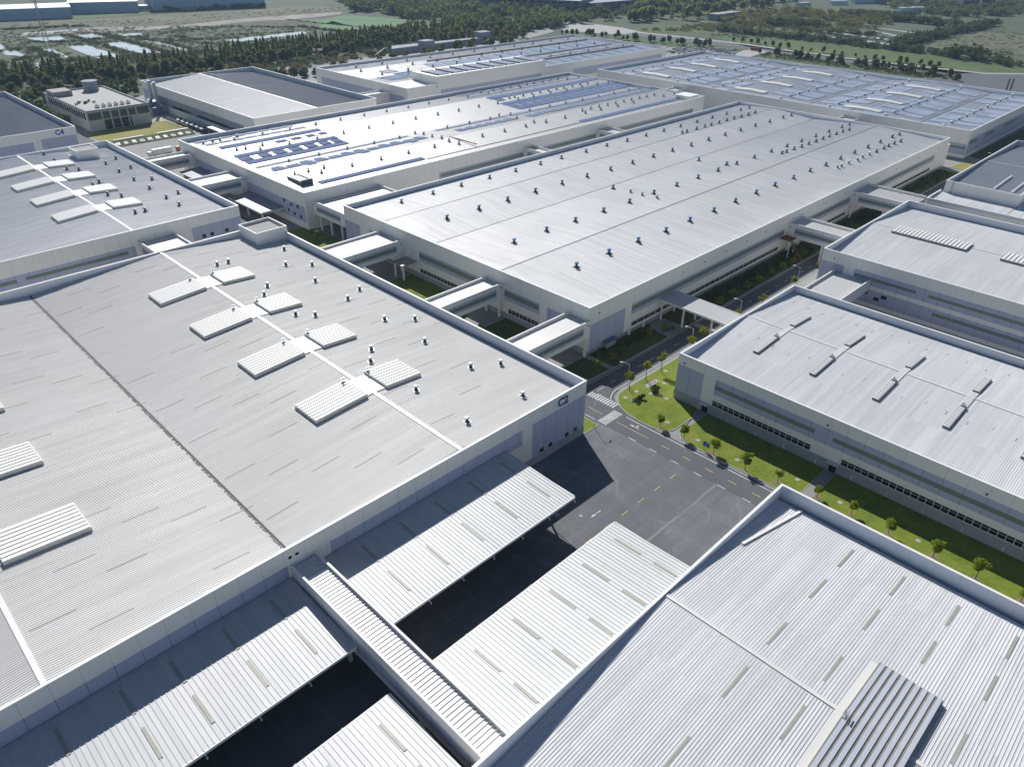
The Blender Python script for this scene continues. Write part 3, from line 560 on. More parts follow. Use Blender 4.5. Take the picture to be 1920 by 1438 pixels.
for yc in (94.9, 52, 15): b = MB(); b.slab('y', 165.6, -1, yc-.2, yc+.2, 12.4, 12.8, 0.3, 0); b.build('wall_lamp', M['darksteel'], H.root)
# ---- R2
H = R2
H.strip('ridge_cap', 311.5, 0.5, 0.14, M['ridge']); rooflight(H, 306.5, 315.0, 65.6, 93.4, 0.7, 1.35, 'x', M['concrete'], 20); rooflight(H, 306.5, 315.0, 26, 54, 0.7, 1.35, 'x', M['concrete'], 20)
H.panel('W', 'cladding_panel', 94.5, 103.3, 4, 12.6, M['blue']); H.panel('W', 'cladding_panel', -39.8, 90.5, 8.2, 12.8, M['blue']); H.panel('W', 'cladding_panel', -39.8, 90.5, 1.5, 6.6, M['blue'])
H.panel('W', 'glazing_band', 68, 90.2, 10.1, 11.2, M['green'], 0.09); H.panel('W', 'glazing_band', 20, 64, 10.1, 11.2, M['green'], 0.09); H.panel('W', 'glazing_band', 20, 61, 4.2, 5.4, M['green'], 0.09)
for y0, z0 in ((84,4.6),(79.5,3.2),(77,4.6)): b = MB(); b.slab('y', 269, -1, y0, y0+1.9, z0, z0+1.3, 0.09, 0); b.build('window', [M['glass']], H.root)
H.windows('W', 63, 68.5, 3.4, 5.0, 3, 0.1)
b = MB(); b.slab('y', 269, -1, 98.5, 98.9, 14.2, 14.6, .3); b.build('wall_lamp', M['darksteel'], H.root)
# ---- R3
H = R3
H.strip('ridge_cap', 452, 0.5, 0.14, M['ridge'])
b = MB(); b.box(377.5, 520, -30, 71, 0, 11.0); b.box(377.5, 395.5, 71, 104, 0, 11.0); lw = b.build('lower_wing', M['cream'], H.root)
b = MB(); b.box(377.5, 377.9, -30, 104, 11, 12.2); b.box(377.9, 395.5, 103.6, 104, 11, 12.2); b.build('parapet', M['inner'], lw)
b = MB(); b.box(377.4, 378.0, -30, 104.1, 12.2, 12.35); b.box(378.0, 395.4, 103.5, 104.1, 12.2, 12.35); b.build('coping', M['coping'], lw)
b = MB(); ribbed(b, 'x', [(377.95, 11.1), (395.4, 11.5)], 71.1, 103.5); ribbed(b, 'x', [(377.95, 11.1), (519, 11.9)], -29, 70.9); b.build('roof', M['roof_cool'], lw)
for y0 in (84, 76.5):
    b = MB()
    for i in range(14): b.tube((405+i*1.9, y0, H.rz(405+i*1.9, y0)+.15), (406.2+i*1.9, y0, H.rz(406+i*1.9, y0)+.8), .45, 6)
    b.build('rooflight', M['white'], H.roof)
b = MB()
for zz in np.arange(11.3, 16.5, .6): b.box(395.3, 395.5, 99.0, 99.6, zz, zz+.08)
b.box(395.2, 395.3, 98.9, 99.0, 11, 18); b.box(395.2, 395.3, 99.6, 99.7, 11, 18); b.build('ladder', M['steel'], H.root)
# ---- M1
H = M1
H.strip('ridge_cap', 172.3, 0.28, 0.12, M['darksteel']); H.strip('ridge_cap', 241, 0.24, 0.10, M['darksteel']); H.strip('valley_gutter', 212.5, 0.55, 0.06, M['gutter'])
i1 = lambda L: [(1280+a/3, b/3) for a, b in L]; z1 = lambda L: [(1140+a/7.99, 220+b/7.99) for a, b in L]; i240 = lambda L: [(1280+a/3, 240+b/3) for a, b in L]
vents(H, 'dark', [(752.7,377),(812,361),(865,346),(918,332),(967,319),(1013.7,306),(1053,295),(1099,283),(1138,272)]+z1([(290,343),(572,265),(838,193),(1090,127),(1335,63),(1115,225),(1183,208),(1330,167),(1453,132),(1550,107)])+i1([(206,688),(249,676),(290,664),(331,654),(371,643),(408,632),(81,683),(167,660),(248,638),(327,618),(375,606)]), .98)
vents(H, 'blue', [(838,407),(898,389),(952,373),(1004,357),(964,452),(1025,430),(1079,412),(1132,394),(1081,497),(1142,472),(1197,450),(1249,431)], 1.1)
vents(H, 'dark', [(1054,342),(1101,329)]+z1([(40,768),(370,668),(680,573),(967,487),(1247,407),(1508,325)])+i1([(147,783),(239,755),(327,729),(410,704),(490,682),(566,659),(612,646)]), .98)
vents(H, 'pale', z1([(515,1145),(340,1100),(737,1190)]), 1.0)
vents(H, 'blue', z1([(78,1045),(325,1255),(690,1122),(1033,1005),(1352,892),(1362,630)])+i240([(200,235),(248,201)]), 1.05)
vents(H, 'dark', i240([(305,197),(405,163),(500,130),(560,140),(585,131),(588,100),(628,116),(670,102),(670,72),(711,86),(751,73),(750,44),(791,58),(827,45),(824,19),(866,32),(902,19),(938,8)])+[(1579,238),(1593,233)], .98)
vents(H, 'blue', i240([(42,515),(177,460),(298,408),(415,360),(520,317)]), 1.05)
vents(H, 'dark', i240([(625,277),(718,237),(806,204),(890,168),(968,135),(1043,105),(1113,76),(1180,48),(1220,34)]), .98)
vents(H, 'pale', i240([(872,217),(895,210),(935,193),(985,176),(1013,160),(1052,145)]), 1.05); vents(H, 'dark', i240([(1092,130),(1133,111),(1160,98),(1192,85),(1228,72)]), .98)
H.panel('W', 'cladding_panel', 256.4, 267.6, 1.3, 11.0, M['blue']); H.panel('W', 'cladding_panel', 243, 250, 7, 11.0, M['blue']); H.panel('W', 'cladding_panel', 180.5, 217, 7.0, 11.2, M['blue']); H.panel('W', 'cladding_panel', 152.8, 169.6, 7.0, 11.0, M['blue']); H.panel('W', 'cladding_panel', 140, 149.2, 1.3, 11.0, M['blue'])
H.panel('W', 'glazing_band', 180.5, 216.9, 8.5, 10.3, M['green'], .09); H.panel('W', 'glazing_band', 153, 169.4, 8.5, 10.3, M['green'], .09)
H.windows('W', 180.5, 216.8, 2.4, 4.1, 18, .08); H.windows('W', 152.8, 167.6, 2.3, 4.1, 8, .08)
H.panel('W', 'plinth', 131.2, 267.7, 0, 2.0, M['plinth'], .10)
H.panel('S', 'cladding_panel', 166.9, 185, 1.3, 10.8, M['blue'])
for a, c in ((188.7, 294), (312, 358), (379, 467)):
    H.panel('S', 'cladding_panel', a, c, 6.9, 10.9, M['blue']); H.panel('S', 'glazing_band', a+.2, c-.2, 8.4, 10.1, M['green'], .09)
H.windows('S', 189.3, 291, 2.3, 3.9, 29, .08); H.windows('S', 312, 356, 2.3, 3.9, 12, .08); H.windows('S', 380, 465, 2.3, 3.9, 20, .08); H.panel('S', 'plinth', 165.9, 485.5, 0, 1.3, M['plinth'], .10)
for xc in (171, 218, 232, 247, 262, 277, 308, 330, 350, 385, 410, 440, 470): b = MB(); b.slab('x', 131.2, -1, xc-.18, xc+.18, 13.6, 13.95, .28); b.build('wall_lamp', M['darksteel'], H.root)
b = MB(); b.box(485.5, 489.5, 131.2, 136, 0, 12.8); b.build('stair_house', M['white'], H.root)
# ---- M2
H = M2
H.strip('ridge_cap', 394, 0.3, 0.08, M['ridge']); H.strip('ridge_cap', 328, 0.5, 0.10, M['slit'])
a64 = lambda L: [(320+a/6.4, 220+b/6.4) for a, b in L]; b64 = lambda L: [(580+a/6.4, 190+b/6.4) for a, b in L]; c73 = lambda L: [(840+a/7.385, 130+b/7.385) for a, b in L]; d76 = lambda L: [(1080+a/7.68, 130+b/7.68) for a, b in L]
vents(H, 'grey', a64([(390,308),(503,280),(592,265),(763,260),(795,224),(1104,195),(1430,133),(1741,75),(793,380),(898,362),(1100,320),(1073,370),(1423,303),(1757,238),(1418,516),(1778,440),(1488,668),(1650,632),(1808,648),(1838,590)]), .98)
vents(H, 'grey', b64([(77,268),(373,214),(658,162),(929,113),(1187,68),(1436,23),(411,368),(715,308),(1002,252),(1277,201),(1541,149),(1792,104),(455,560),(778,494),(1084,432),(1268,375),(1372,385),(1474,415),(1587,430),(1676,466),(1795,500),(1655,310),(512,757),(861,680),(1190,605),(1502,535)]), .98)
vents(H, 'grey', c73([(10,420),(275,376),(455,322),(558,325),(633,290),(737,273),(772,288),(867,250),(980,228),(1004,248),(1095,210),(1190,192),(1312,173),(1415,155),(1521,137),(1653,138),(427,508),(690,463),(850,390),(923,378),(972,407),(1042,355),(1160,330),(1187,366),(1277,312),(1391,290),(1421,322),(1504,270),(1603,253),(1644,283),(1721,230),(1859,240),(297,740),(586,680),(709,635),(866,622),(952,672),(1132,568),(1411,511),(1630,467),(477,912),(785,845),(1077,780),(1190,722),(1357,718),(1620,660)]), .98)
vents(H, 'grey', d76([(35,112),(60,215),(167,200),(307,208),(462,180),(93,437),(325,388),(548,345),(763,300),(917,270),(93,585),(135,618),(213,558),(334,530),(358,572),(457,508),(573,480),(600,520),(690,457),(800,432),(829,470),(914,410),(1018,387),(1128,366),(1262,380),(1415,345)]), .98)
def arr(x0, x1, y0, y1, m='solar'): plate(H, x0, x1, y0, y1, 0.28, M[m], 'solar_array', 0.06)
arr(171.5, 232.5, 388.2, 392.8)
for a, c in ((200,206.5),(209.5,215.5),(219,224),(227,232)): arr(a, c, 381.2, 385.2)
arr(170.5, 231.5, 370.0, 374.6)
for a, c in ((170,176.5),(181,187),(189.3,196),(198.7,205.4),(208,214.6),(217.2,223),(225,230.5)): arr(a, c, 363.6, 368.6)
arr(170.2, 230.2, 357.2, 362.4)
for i in range(8): arr(170+7.7*i, 176.6+7.7*i, 401.6+(i%2)*.6, 405.4, 'solar_pale'); arr(169+7.6*i, 175.3+7.6*i, 412.5+(i%3)*.7, 418, 'solar_pale')
arr(170, 264, 348.2, 351.3, 'solar_pale'); arr(284, 341, 346.5, 349.8, 'solar_pale'); arr(343.5, 480, 345.6, 350.2, 'solar_pale')
for i in range(12):
    arr(171.5+8*i, 179.0+8*i, 334.2, 337.2); arr(172.5+8*i, 179.0+8*i, 337.4, 340.0)
    if i % 3 != 1: arr(173.5+8*i, 178.0+8*i, 340.2, 342.2)
    if i % 4 == 2: arr(173+8*i, 178+8*i, 331.8, 334.0)
for i in range(6): arr(290+8*i, 297.4+8*i, 333.5, 337.6); arr(291+8*i, 296+8*i, 337.8, 340.2)
for i in range(17): arr(347.5+8*i, 355+8*i, 332.0+(i%3)*.6, 336.4); arr(349+8*i, 354.5+8*i, 336.6, 339.2)
arr(178, 240, 303.6, 307.3); arr(363, 422, 302.8, 306.6); arr(423, 482, 302.8, 306.6)
arr(362, 481, 369.5, 375.0); arr(362, 481, 356.0, 361.5)
for i in range(12): arr(362+10*i, 369.6+10*i, 361.8, 369.2)
arr(365, 480, 386.5, 392.5); arr(366, 372.5, 380, 385)
for i in range(13): arr(360+8.8*i, 366.8+8.8*i, 402.5, 406.2, 'solar_pale'); arr(359+9*i, 366.5+9*i, 413.5, 417.6, 'solar_pale')
b = MB(); b.box(276.6, 277.2, 305, 328, 16.5, 16.9); b.build('expansion_joint', M['rust'], H.roof)
b = MB(); b.box(240.5, 362, 303.2, 303.5, H.rz(250,303.3)+.05, H.rz(250,303.3)+.25); b.build('pipe_run', M['rust'], H.roof)
b = MB(); b.box(169.6, 175.6, 306.5, 307, 15.4, 18.2); b.box(169.6, 170, 307, 319.5, 15.4, 17.6); b.box(175.2, 175.6, 307, 319.5, 15.4, 17.6); b.box(170, 175.2, 307, 319.5, 17.0, 17.2); b.build('roof_hatch', M['darksteel'], H.roof)
b = MB(); b.box(468, 480, 296, 308, 14, 18.0); b.build('stair_house', M['white'], H.roof)
H.panel('W', 'cladding_panel', 355, 415, 6.5, 10.6, M['blue']); H.panel('W', 'cladding_panel', 294, 352, 3, 10.4, M['blue'])
for y0, z0 in ((311,8.8),(305,8.0),(299.5,8.4),(303,4.4),(297.5,4.2),(308,5)): b = MB(); b.slab('y', 162.5, -1, y0, y0+1.6, z0, z0+1.5, .1); b.build('window', [M['glass']], H.root)
H.windows('W', 325, 345, 8.0, 10.0, 9, .1)
H.panel('S', 'cladding_panel', 240, 470, 6.8, 10.8, M['blue']); H.panel('S', 'glazing_band', 241, 469, 8.3, 9.9, M['green'], .09); H.panel('S', 'plinth', 204, 482, 0, 2, M['plinth'], .1)
H.windows('S', 382, 455, 5.0, 6.6, 30, .09)
# ---- M3
H = M3
b = MB(); b.box(368, 484, 447.2, 477, 15, 23); rb = b.build('raised_block', M['cream'], H.root)
b = MB(); b.box(367.8, 484.2, 447.0, 447.6, 23, 23.2); b.box(367.8, 368.4, 447.6, 477, 23, 23.2); b.build('coping', M['coping'], rb); b = MB(); ribbed(b, 'y', [(447.6, 23.02), (476.9, 23.3)], 368.4, 483.9, 1.2); rr = b.build('roof', M['roof_white'], rb)
for i in range(8):
    b = MB(); b.box(372+14*i, 373.6+14*i, 451, 471, 23.2, 24.2); b.build('rooflight', M['pave'], rr); b = MB(); b.box(375+14*i, 384+14*i, 451, 472, 23.5, 23.56); b.build('solar_array', M['solar_pale'], rr)
def arr(x0, x1, y0, y1, m='solar_pale'): plate(M3, x0, x1, y0, y1, 0.3, M[m], 'solar_array', 0.06)
for i in range(10): arr(490+16*i, 503+16*i, 453, 470); arr(490+16*i, 503+16*i, 485, 496)
for i in range(14): arr(420+16*i, 433+16*i, 508, 528)
arr(356, 372, 486, 506, 'solar'); arr(376, 410, 490, 512, 'solar'); arr(400, 440, 485, 489, 'solar'); arr(372, 385, 516, 526)
for x0, x1, yy in ((490, 640, 475), (490, 640, 503), (430, 640, 535)): plate(M3, x0, x1, yy-1, yy+1, .4, M['concrete'], 'rooflight', .7)
for x in range(360, 640, 26):
    for y in (482, 515, 532, 550): 
        o = bpy.data.objects.new('roof_vent', vent_mesh('grey')); COL.objects.link(o); o.parent = M3.roof; o.location = (x+(y%7)*2, y, M3.rz(x, y)); o.scale = (1.3,)*3
H.panel('S', 'cladding_panel', 372, 480, 6, 13.5, M['blue']); H.panel('S', 'glazing_band', 374, 478, 8.5, 10, M['green'], .09); H.panel('S', 'cladding_panel', 520, 650, 6, 12.5, M['blue']); H.panel('W', 'cladding_panel', 452, 560, 6, 12, M['blue'])
# ---- M4
H = M4
for y in (163, 238, 326): H.strip('valley_gutter', y, 0.8, 0.10, M['gutter'])
for yc, xs in ((286, (533.5, 571, 605, 640)), (202, (532, 568, 602, 640)), (371.5, (534, 571, 603, 640))):
    for xc in xs:
        b = MB(); P = [(-12.5, .9), (0, .9), (12.5, .9)]
        for j in range(2):
            (d0, h0), (d1, h1) = P[j], P[j+1]; y0, y1 = yc+d0, yc+d1; q = [(xc-3.4,y0),(xc+3.4,y0),(xc+3.4,y1),(xc-3.4,y1)]; zb = [H.rz(*u)-.2 for u in q]; zt_ = [H.rz(*q[0])+h0, H.rz(*q[1])+h0, H.rz(*q[2])+h1, H.rz(*q[3])+h1]
            b.add([(*u, z) for u, z in zip(q, zb)]+[(*u, z) for u, z in zip(q, zt_)], [(4,5,6,7),(0,1,5,4),(1,2,6,5),(2,3,7,6),(3,0,4,7)])
        b.build('rooflight_hump', M['lightbox'], H.roof)
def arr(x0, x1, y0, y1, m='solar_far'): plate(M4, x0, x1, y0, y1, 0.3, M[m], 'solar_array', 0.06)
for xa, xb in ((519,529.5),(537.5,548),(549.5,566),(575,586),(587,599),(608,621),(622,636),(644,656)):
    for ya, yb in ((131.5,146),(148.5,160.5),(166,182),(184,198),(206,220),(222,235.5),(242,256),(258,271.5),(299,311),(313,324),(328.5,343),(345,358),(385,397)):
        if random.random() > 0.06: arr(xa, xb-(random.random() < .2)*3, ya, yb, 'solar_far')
for y in (147.3, 183, 221, 257, 312, 344, 398):
    for x in range(524, 668, 14):
        o = bpy.data.objects.new('roof_vent', vent_mesh('pale')); COL.objects.link(o); o.parent = M4.roof; o.location = (x, y, M4.rz(x, y)); o.scale = (1.2,)*3
H.panel('S', 'cladding_panel', 517, 668, 2.0, 11.0, M['blue'])
for a, c in ((519, 533), (548, 566), (585, 620)): H.panel('S', 'glazing_band', a, c, 7.5, 9.6, M['green'], .09); H.windows('S', a, c, 3.0, 5.4, 6, .1)
H.panel('W', 'cladding_panel', 129.2, 240, 2, 8.2, M['blue']); H.panel('W', 'glazing_band', 129.4, 139, 5.2, 6.6, M['green'], .09)
H.panel('W', 'fascia_panel', 129.0, 418, 10.4, 16.3, M['cream'], .5)
# ---- L4
H = L4
H.strip('ridge_cap', 262.5, 0.9, 0.18, M['ridge'])
b = MB(); p_ = [(219.2, 13.65), (262.0, 16.78)]; ribbed(b, 'x', p_, 440.6, 609.4, 1.2); q = b.build('roof_glare_slope', roof_mat('roof_glare', (.40,.41,.44), .6, .05, 'x', .16), H.roof); q.location.z = 0.04  # paler copy of the left slope, sun glare put into its colour
H.panel('W', 'cladding_panel', 455, 590, 4.5, 10.5, M['plinth']); H.panel('W', 'cladding_panel', 592, 608, 4, 12, M['blue']); H.panel('W', 'window_band', 470, 560, 5.0, 6.6, M['glass'], .1)
for yy in (572, 581):
    b = MB(); b.ring(212.5, yy, [(1.1, 0), (1.1, 20.5), (1.25, 20.6), (1.25, 21.2)], 12); b.build('flue_stack', M['steel'], H.root)
b = MB(); b.ring(209, 576, [(4.6, 0), (4.6, 8.0), (4.8, 8.1), (4.8, 8.5), (2.0, 9.6)], 16); b.box(205, 213, 566, 572, 0, 5.5); b.tube((209, 571, 3), (212, 581, 9), .5); b.build('process_tank', mat('tank_blue', (0.10, 0.16, 0.22), .5), H.root)
b = MB(); b.box(207.5, 214.5, 452, 486, 5.6, 5.9); lc = thing('lean_to_canopy', 'pale flat lean-to canopy along the side of the twin stack hall', 'canopy', (211, 469, 0)); b.build('canopy_roof', M['coping'], lc)
for yy in (453, 464, 475, 485): b = MB(); b.box(207.6, 207.9, yy, yy+.3, 0, 5.6); b.build('post', M['steel'], lc)
for i, yy in enumerate((496, 503, 510, 517, 524, 531)):
    b = MB(); b.box(208.5, 212.5, yy, yy+4.2, 0, 2.6, 0); b.box(208.3, 212.7, yy-.1, yy+4.3, 2.6, 2.75, 1); b.box(209.2, 211.8, yy+.8, yy+3.4, 2.75, 3.3, 0)
    cu = b.build('cooling_unit', [M['darksteel'], M['coping']]); tag(cu, 'dark cooling unit with pale top, in the row of six beside the twin stack hall', 'cooling unit', 'cooling units beside the twin stack hall')

# ================================================================== LINK BRIDGES, CANOPIES
def bridge(label, ax, u0, u1, c0, c1, z0=7.0, z1=13.0, cols=2, band=True):
    """enclosed bridge between two halls; runs along ax"""
    bx = (lambda b, a0, a1, d0, d1, e0, e1, mi=0: b.box(a0, a1, d0, d1, e0, e1, mi)) if ax == 'x' else (lambda b, a0, a1, d0, d1, e0, e1, mi=0: b.box(d0, d1, a0, a1, e0, e1, mi))
    rt = thing('link_bridge', label, 'bridge', ((u0+u1)/2, (c0+c1)/2, 0) if ax == 'x' else ((c0+c1)/2, (u0+u1)/2, 0))
    b = MB(); t = .3; bx(b, u0, u1, c0, c0+t, z0, z1); bx(b, u0, u1, c1-t, c1, z0, z1); bx(b, u0, u1, c0+t, c1-t, z0, z0+.4); b.build('wall', M['cream'], rt)
    for ca in (c0-.05, c1-t-.05): b = MB(); bx(b, u0, u1, ca, ca+t+.1, z1, z1+.1); b.build('coping', M['coping'], rt)
    b = MB(); ribbed(b, ax, [(u0, z1-1.0), ((u0+u1)/2, z1-.85), (u1, z1-1.0)] if ax == 'x' else [(u0, z1-1.0), (u1, z1-1.0)], c0+t, c1-t, .77); b.build('roof', M['roof_link'], rt)
    if band:
        for c, o_ in ((c0, -1), (c1, 1)):
            b = MB(); b.slab(ax, c, o_, u0+3.2, u1-3.2, z0+1.5, z0+4.4, .05); q = b.build('window_band', M['blue'], rt); b = MB(); b.slab(ax, c, o_, u0+3.4, u1-3.4, z0+2.3, z0+3.5, .09); b.build('glazing', M['green'], q)
            b = MB(); b.slab(ax, c, o_, u1-1.2, u1-.9, z1-1.6, z1-1.2, .25); b.build('wall_lamp', M['darksteel'], rt)
    for i in range(cols):
        u = u0+(u1-u0)*(i+.5)/cols if cols != 2 else (u0+(u1-u0)*.42, u1-1.0)[i]
        for c in (c0+.8, c1-.8):
            b = MB(); p = (u, c) if ax == 'x' else (c, u); b.box(p[0]-.35, p[0]+.35, p[1]-.35, p[1]+.35, 0, z0); b.build('column', M['white'], rt)
    return rt
bridge('white link bridge nearest the C2 hall corner, running to the central hall', 'x', 132.1, 165.9, 130.4, 139.7)
bridge('middle of the three white bridges between the C2 hall and the central hall', 'x', 132.1, 165.9, 170.2, 178.6)
bridge('farthest and widest of the three white bridges between the C2 hall and the central hall', 'x', 132.1, 165.9, 227.0, 241.5)
bridge('wide L-shaped link block between the central hall and the solar strip hall', 'y', 267.8, 292.9, 166.0, 202.0, cols=3)
bridge('white bridge from the left hall to the near end of the solar strip hall', 'x', 133.6, 162.4, 346.5, 361)
bridge('white bridge from the left hall to the solar strip hall, next to the parked lorry', 'x', 133.6, 162.4, 403.3, 412)
bridge('short wide bridge between the C2 hall and the left hall', 'y', 269.1, 296.9, 90.4, 104.5)
bridge('narrow bridge from the central hall to the hall with the arched rooflight', 'y', 103.6, 131.1, 296.5, 308.2)
bridge('wide bridge from the central hall to the stepped far right hall', 'y', 104.1, 131.1, 359, 377)
bridge('nearer small bridge between the long backs of the central and solar strip halls', 'y', 267.8, 292.9, 301, 308.5)
bridge('farther small bridge between the long backs of the central and solar strip halls', 'y', 267.8, 292.9, 364, 375)
bridge('bridge joining the far end of the central hall to the wide far right hall', 'x', 485.6, 515.8, 196, 206, cols=1, band=False)
bridge('bridge joining the far end of the solar strip hall to the wide far right hall', 'x', 482.6, 515.8, 330, 340, cols=1, band=False)
bridge('small white link between the half dark hall and the far hall with the raised block', 'x', 308.1, 340.9, 470, 480, cols=1, band=False)
bridge('low link roof between the two right halls behind the service road', 'x', 234.1, 268.9, 84, 97.5, 6.0, 10.5, 1, False)
# big covered bridge across the yard
rt = thing('covered_bridge', 'long ribbed covered bridge crossing the dark yard from the C2 hall to the nearest hall', 'bridge', (46, 75, 0))
x0, x1, y0, y1 = 43.2, 48.9, 46.75, 103.55
b = MB(); b.box(x0, x0+.3, y0, y1, 6, 13); b.box(x1-.3, x1, y0, y1, 6, 13); b.box(x0+.3, x1-.3, y0, y1, 6, 6.4); b.build('wall', M['cream'], rt)
for xa in (x0-.06, x1-.36): b = MB(); b.box(xa, xa+.42, y0, y1, 13, 13.12); b.build('coping', M['coping'], rt)
b = MB(); ribbed(b, 'x', [(x0+.3, 12.25), (x1-.3, 12.25)], y0, y1, .9, .42, .16); b.build('roof', M['roof_link'], rt)
b = MB(); b.slab('y', x0, -1, 50, 100, 7.5, 10.5, .05); b.build('window_band', M['blue'], rt)
for yy in (52, 64, 86, 98):
    for xa in (x0+.3, x1-1): b = MB(); b.box(xa, xa+.7, yy, yy+.7, 0, 6); b.build('column', M['white'], rt)
def canopy(label, xa, xb, yb, yf, zb, zf, rows, xs, posts=True):
    rt = thing('loading_canopy', label, 'canopy', ((xa+xb)/2, (yb+yf)/2, 0)); P = [(min(yb,yf), zf if yf < yb else zb), (max(yb,yf), zb if yf < yb else zf)]
    b = MB(); ribbed(b, 'y', P, xa, xb, 0.9, .22, .10); b.build('canopy_roof', M['roof_canopy'], rt)
    s_ = 1 if yf > yb else -1
    b = MB(); b.box(xa, xb, yf-.02*s_, yf+.25*s_, zf-.55, zf+.02); b.box(xa-.15, xa, yb, yf, zf-.5, zf+.12); b.box(xb, xb+.15, yb, yf, zf-.5, zf+.12); b.build('fascia', M['white'], rt)
    b = MB(); b.add([(xa,yb,zb-.35),(xb,yb,zb-.35),(xb,yf,zf-.35),(xa,yf,zf-.35)], [(0,1,2,3)]); b.build('soffit', M['steel'], rt)
    for ya, yc in rows:
        for x in xs:
            z = lambda y: np.interp(y, [p[0] for p in P], [p[1] for p in P]); b = MB(); q = [(x-.30,ya),(x+.30,ya),(x+.30,yc),(x-.30,yc)]
            b.add([(*u, z(u[1])+.02) for u in q]+[(*u, z(u[1])+.115) for u in q], [(4,5,6,7),(0,1,5,4),(1,2,6,5),(2,3,7,6),(3,0,4,7)]); b.build('rooflight_strip', M['slit'], rt)
    n = int((xb-xa)/8.5)
    for i in range(n+1):
        x = xa+.5+(xb-xa-1)*i/n; b = MB(); yp = yf-8.5*s_; b.box(x-.2, x+.2, yp-.2, yp+.2, 0, zf-.4); b.tube((x, yp, zf-3.2), (x, yf+.2*s_, zf-.6), .10); b.build('post', M['steel'], rt)
        b = MB(); b.box(x-.08, x+.08, yf+.25*s_, yf+.8*s_, zf-.75, zf-.55); b.box(x-.12, x+.12, yf+.65*s_, yf+.8*s_, zf-1.1, zf-.55); b.build('bracket', M['white'], rt)
    return rt
rowsA = [(85.1,92),(95.2,101)]; rowsB = [(59.4,66),(50.6,56)]
canopy('big white ribbed loading canopy along the front of the C2 hall, beside the open yard', 50.4, 102.0, 103.45, 81.2, 10.1, 9.2, rowsA, (97.8,87.5,77.4,67.8,57.9))
canopy('loading canopy in front of the C2 hall, left of the covered bridge', -42, 42.9, 103.45, 81.6, 10.1, 9.2, rowsA, (37,27.4,17.7,9.2,-.8,-10.5))
canopy('white loading canopy on the nearest hall, right of the covered bridge', 50.2, 101.8, 46.75, 69.3, 10.1, 9.3, rowsB, (97.7,87.3,77.3,67.4,57.6))
canopy('loading canopy on the nearest hall, left of the covered bridge', -20, 41.3, 46.75, 69.4, 10.1, 9.3, rowsB, (36.9,27,17,7))
rt = thing('walkway_canopy', 'flat ribbed canopy on white posts spanning the shaded service road', 'canopy', (209, 114, 0))
b = MB(); ribbed(b, 'y', [(97.1, 7.6), (131.1, 8.0)], 204.3, 214.3, .77); b.build('canopy_roof', M['roof_canopy'], rt)
b = MB(); b.box(204.1, 204.3, 97.1, 131.1, 7.2, 7.9); b.box(214.3, 214.5, 97.1, 131.1, 7.2, 7.9); b.box(204.3, 214.3, 97.1, 131.1, 7.2, 7.4); b.build('fascia', M['white'], rt)
for x in (205.2, 213.4):
    for y in (98.5, 109.8, 121, 130): b = MB(); b.box(x-.25, x+.25, y-.25, y+.25, 0, 7.2); b.build('post', M['white'], rt)
rt = thing('entrance_canopy', 'blue grey loading canopy on posts below the near end of the solar strip hall', 'canopy', (157, 335, 0))
b = MB(); ribbed(b, 'x', [(151, 5.4), (162.3, 6.2)], 313, 345, .8); b.build('canopy_roof', M['roof_dark'], rt); b = MB(); b.box(150.8, 151, 313, 345, 4.9, 5.6); b.box(151, 162.3, 312.8, 313, 4.9, 5.9); b.build('fascia', M['frame'], rt)
for y in (316, 330, 343): b = MB(); b.box(152.5, 153.1, y, y+.6, 0, 5); b.build('post', M['white'], rt)
rt = thing('entrance_canopy', 'smaller dark canopy between the two bridges to the solar strip hall', 'canopy', (157, 385, 0))
b = MB(); ribbed(b, 'x', [(151, 6.2), (162.3, 7.0)], 366, 400, .8); b.build('canopy_roof', M['roof_dark'], rt)
for y in (368, 384, 398): b = MB(); b.box(152.5, 153.1, y, y+.6, 0, 6); b.build('post', M['white'], rt)
rt = thing('entrance_canopy', 'small tied porch beside the farthest bridge on the central hall', 'canopy', (163, 222, 0))
b = MB(); b.box(158.5, 165.9, 218.5, 225.5, 6.2, 6.5); b.build('canopy_roof', M['roof_dark'], rt)
b = MB(); b.tube((159, 219, 6.5), (165.9, 219, 10.4), .08); b.tube((159, 225, 6.5), (165.9, 225, 10.4), .08); b.build('tie_rod', M['steel'], rt)
for y in (219.3, 224.5): b = MB(); b.box(159.2, 159.9, y-.3, y+.3, 0, 6.2); b.build('post', M['white'], rt)
st = thing('stair_tower', 'rusty red outside stair beside the bridge on the central hall', 'stairs', (293, 127, 0))
b = MB(); b.box(290.5, 296, 126, 131.1, 7.4, 7.6); b.build('landing', M['rust'], st)
b = MB(); 
for i in range(14): b.box(290.6+.0, 293, 120.2+.42*i, 120.7+.42*i, .4+.5*i, .52+.5*i)
b.build('flight', M['rust'], st)
b = MB(); [b.tube((x, y, 7.6), (x, y, 8.7), .05) for x in (290.6, 293.2, 295.9) for y in (126.1, 130.8)]; b.tube((290.6,126.1,8.7),(295.9,126.1,8.7),.05); b.build('railing', M['rust'], st)
for x in (290.8, 295.7): b = MB(); b.box(x-.15, x+.15, 126.2, 126.5, 0, 7.4); b.build('post', M['white'], st)

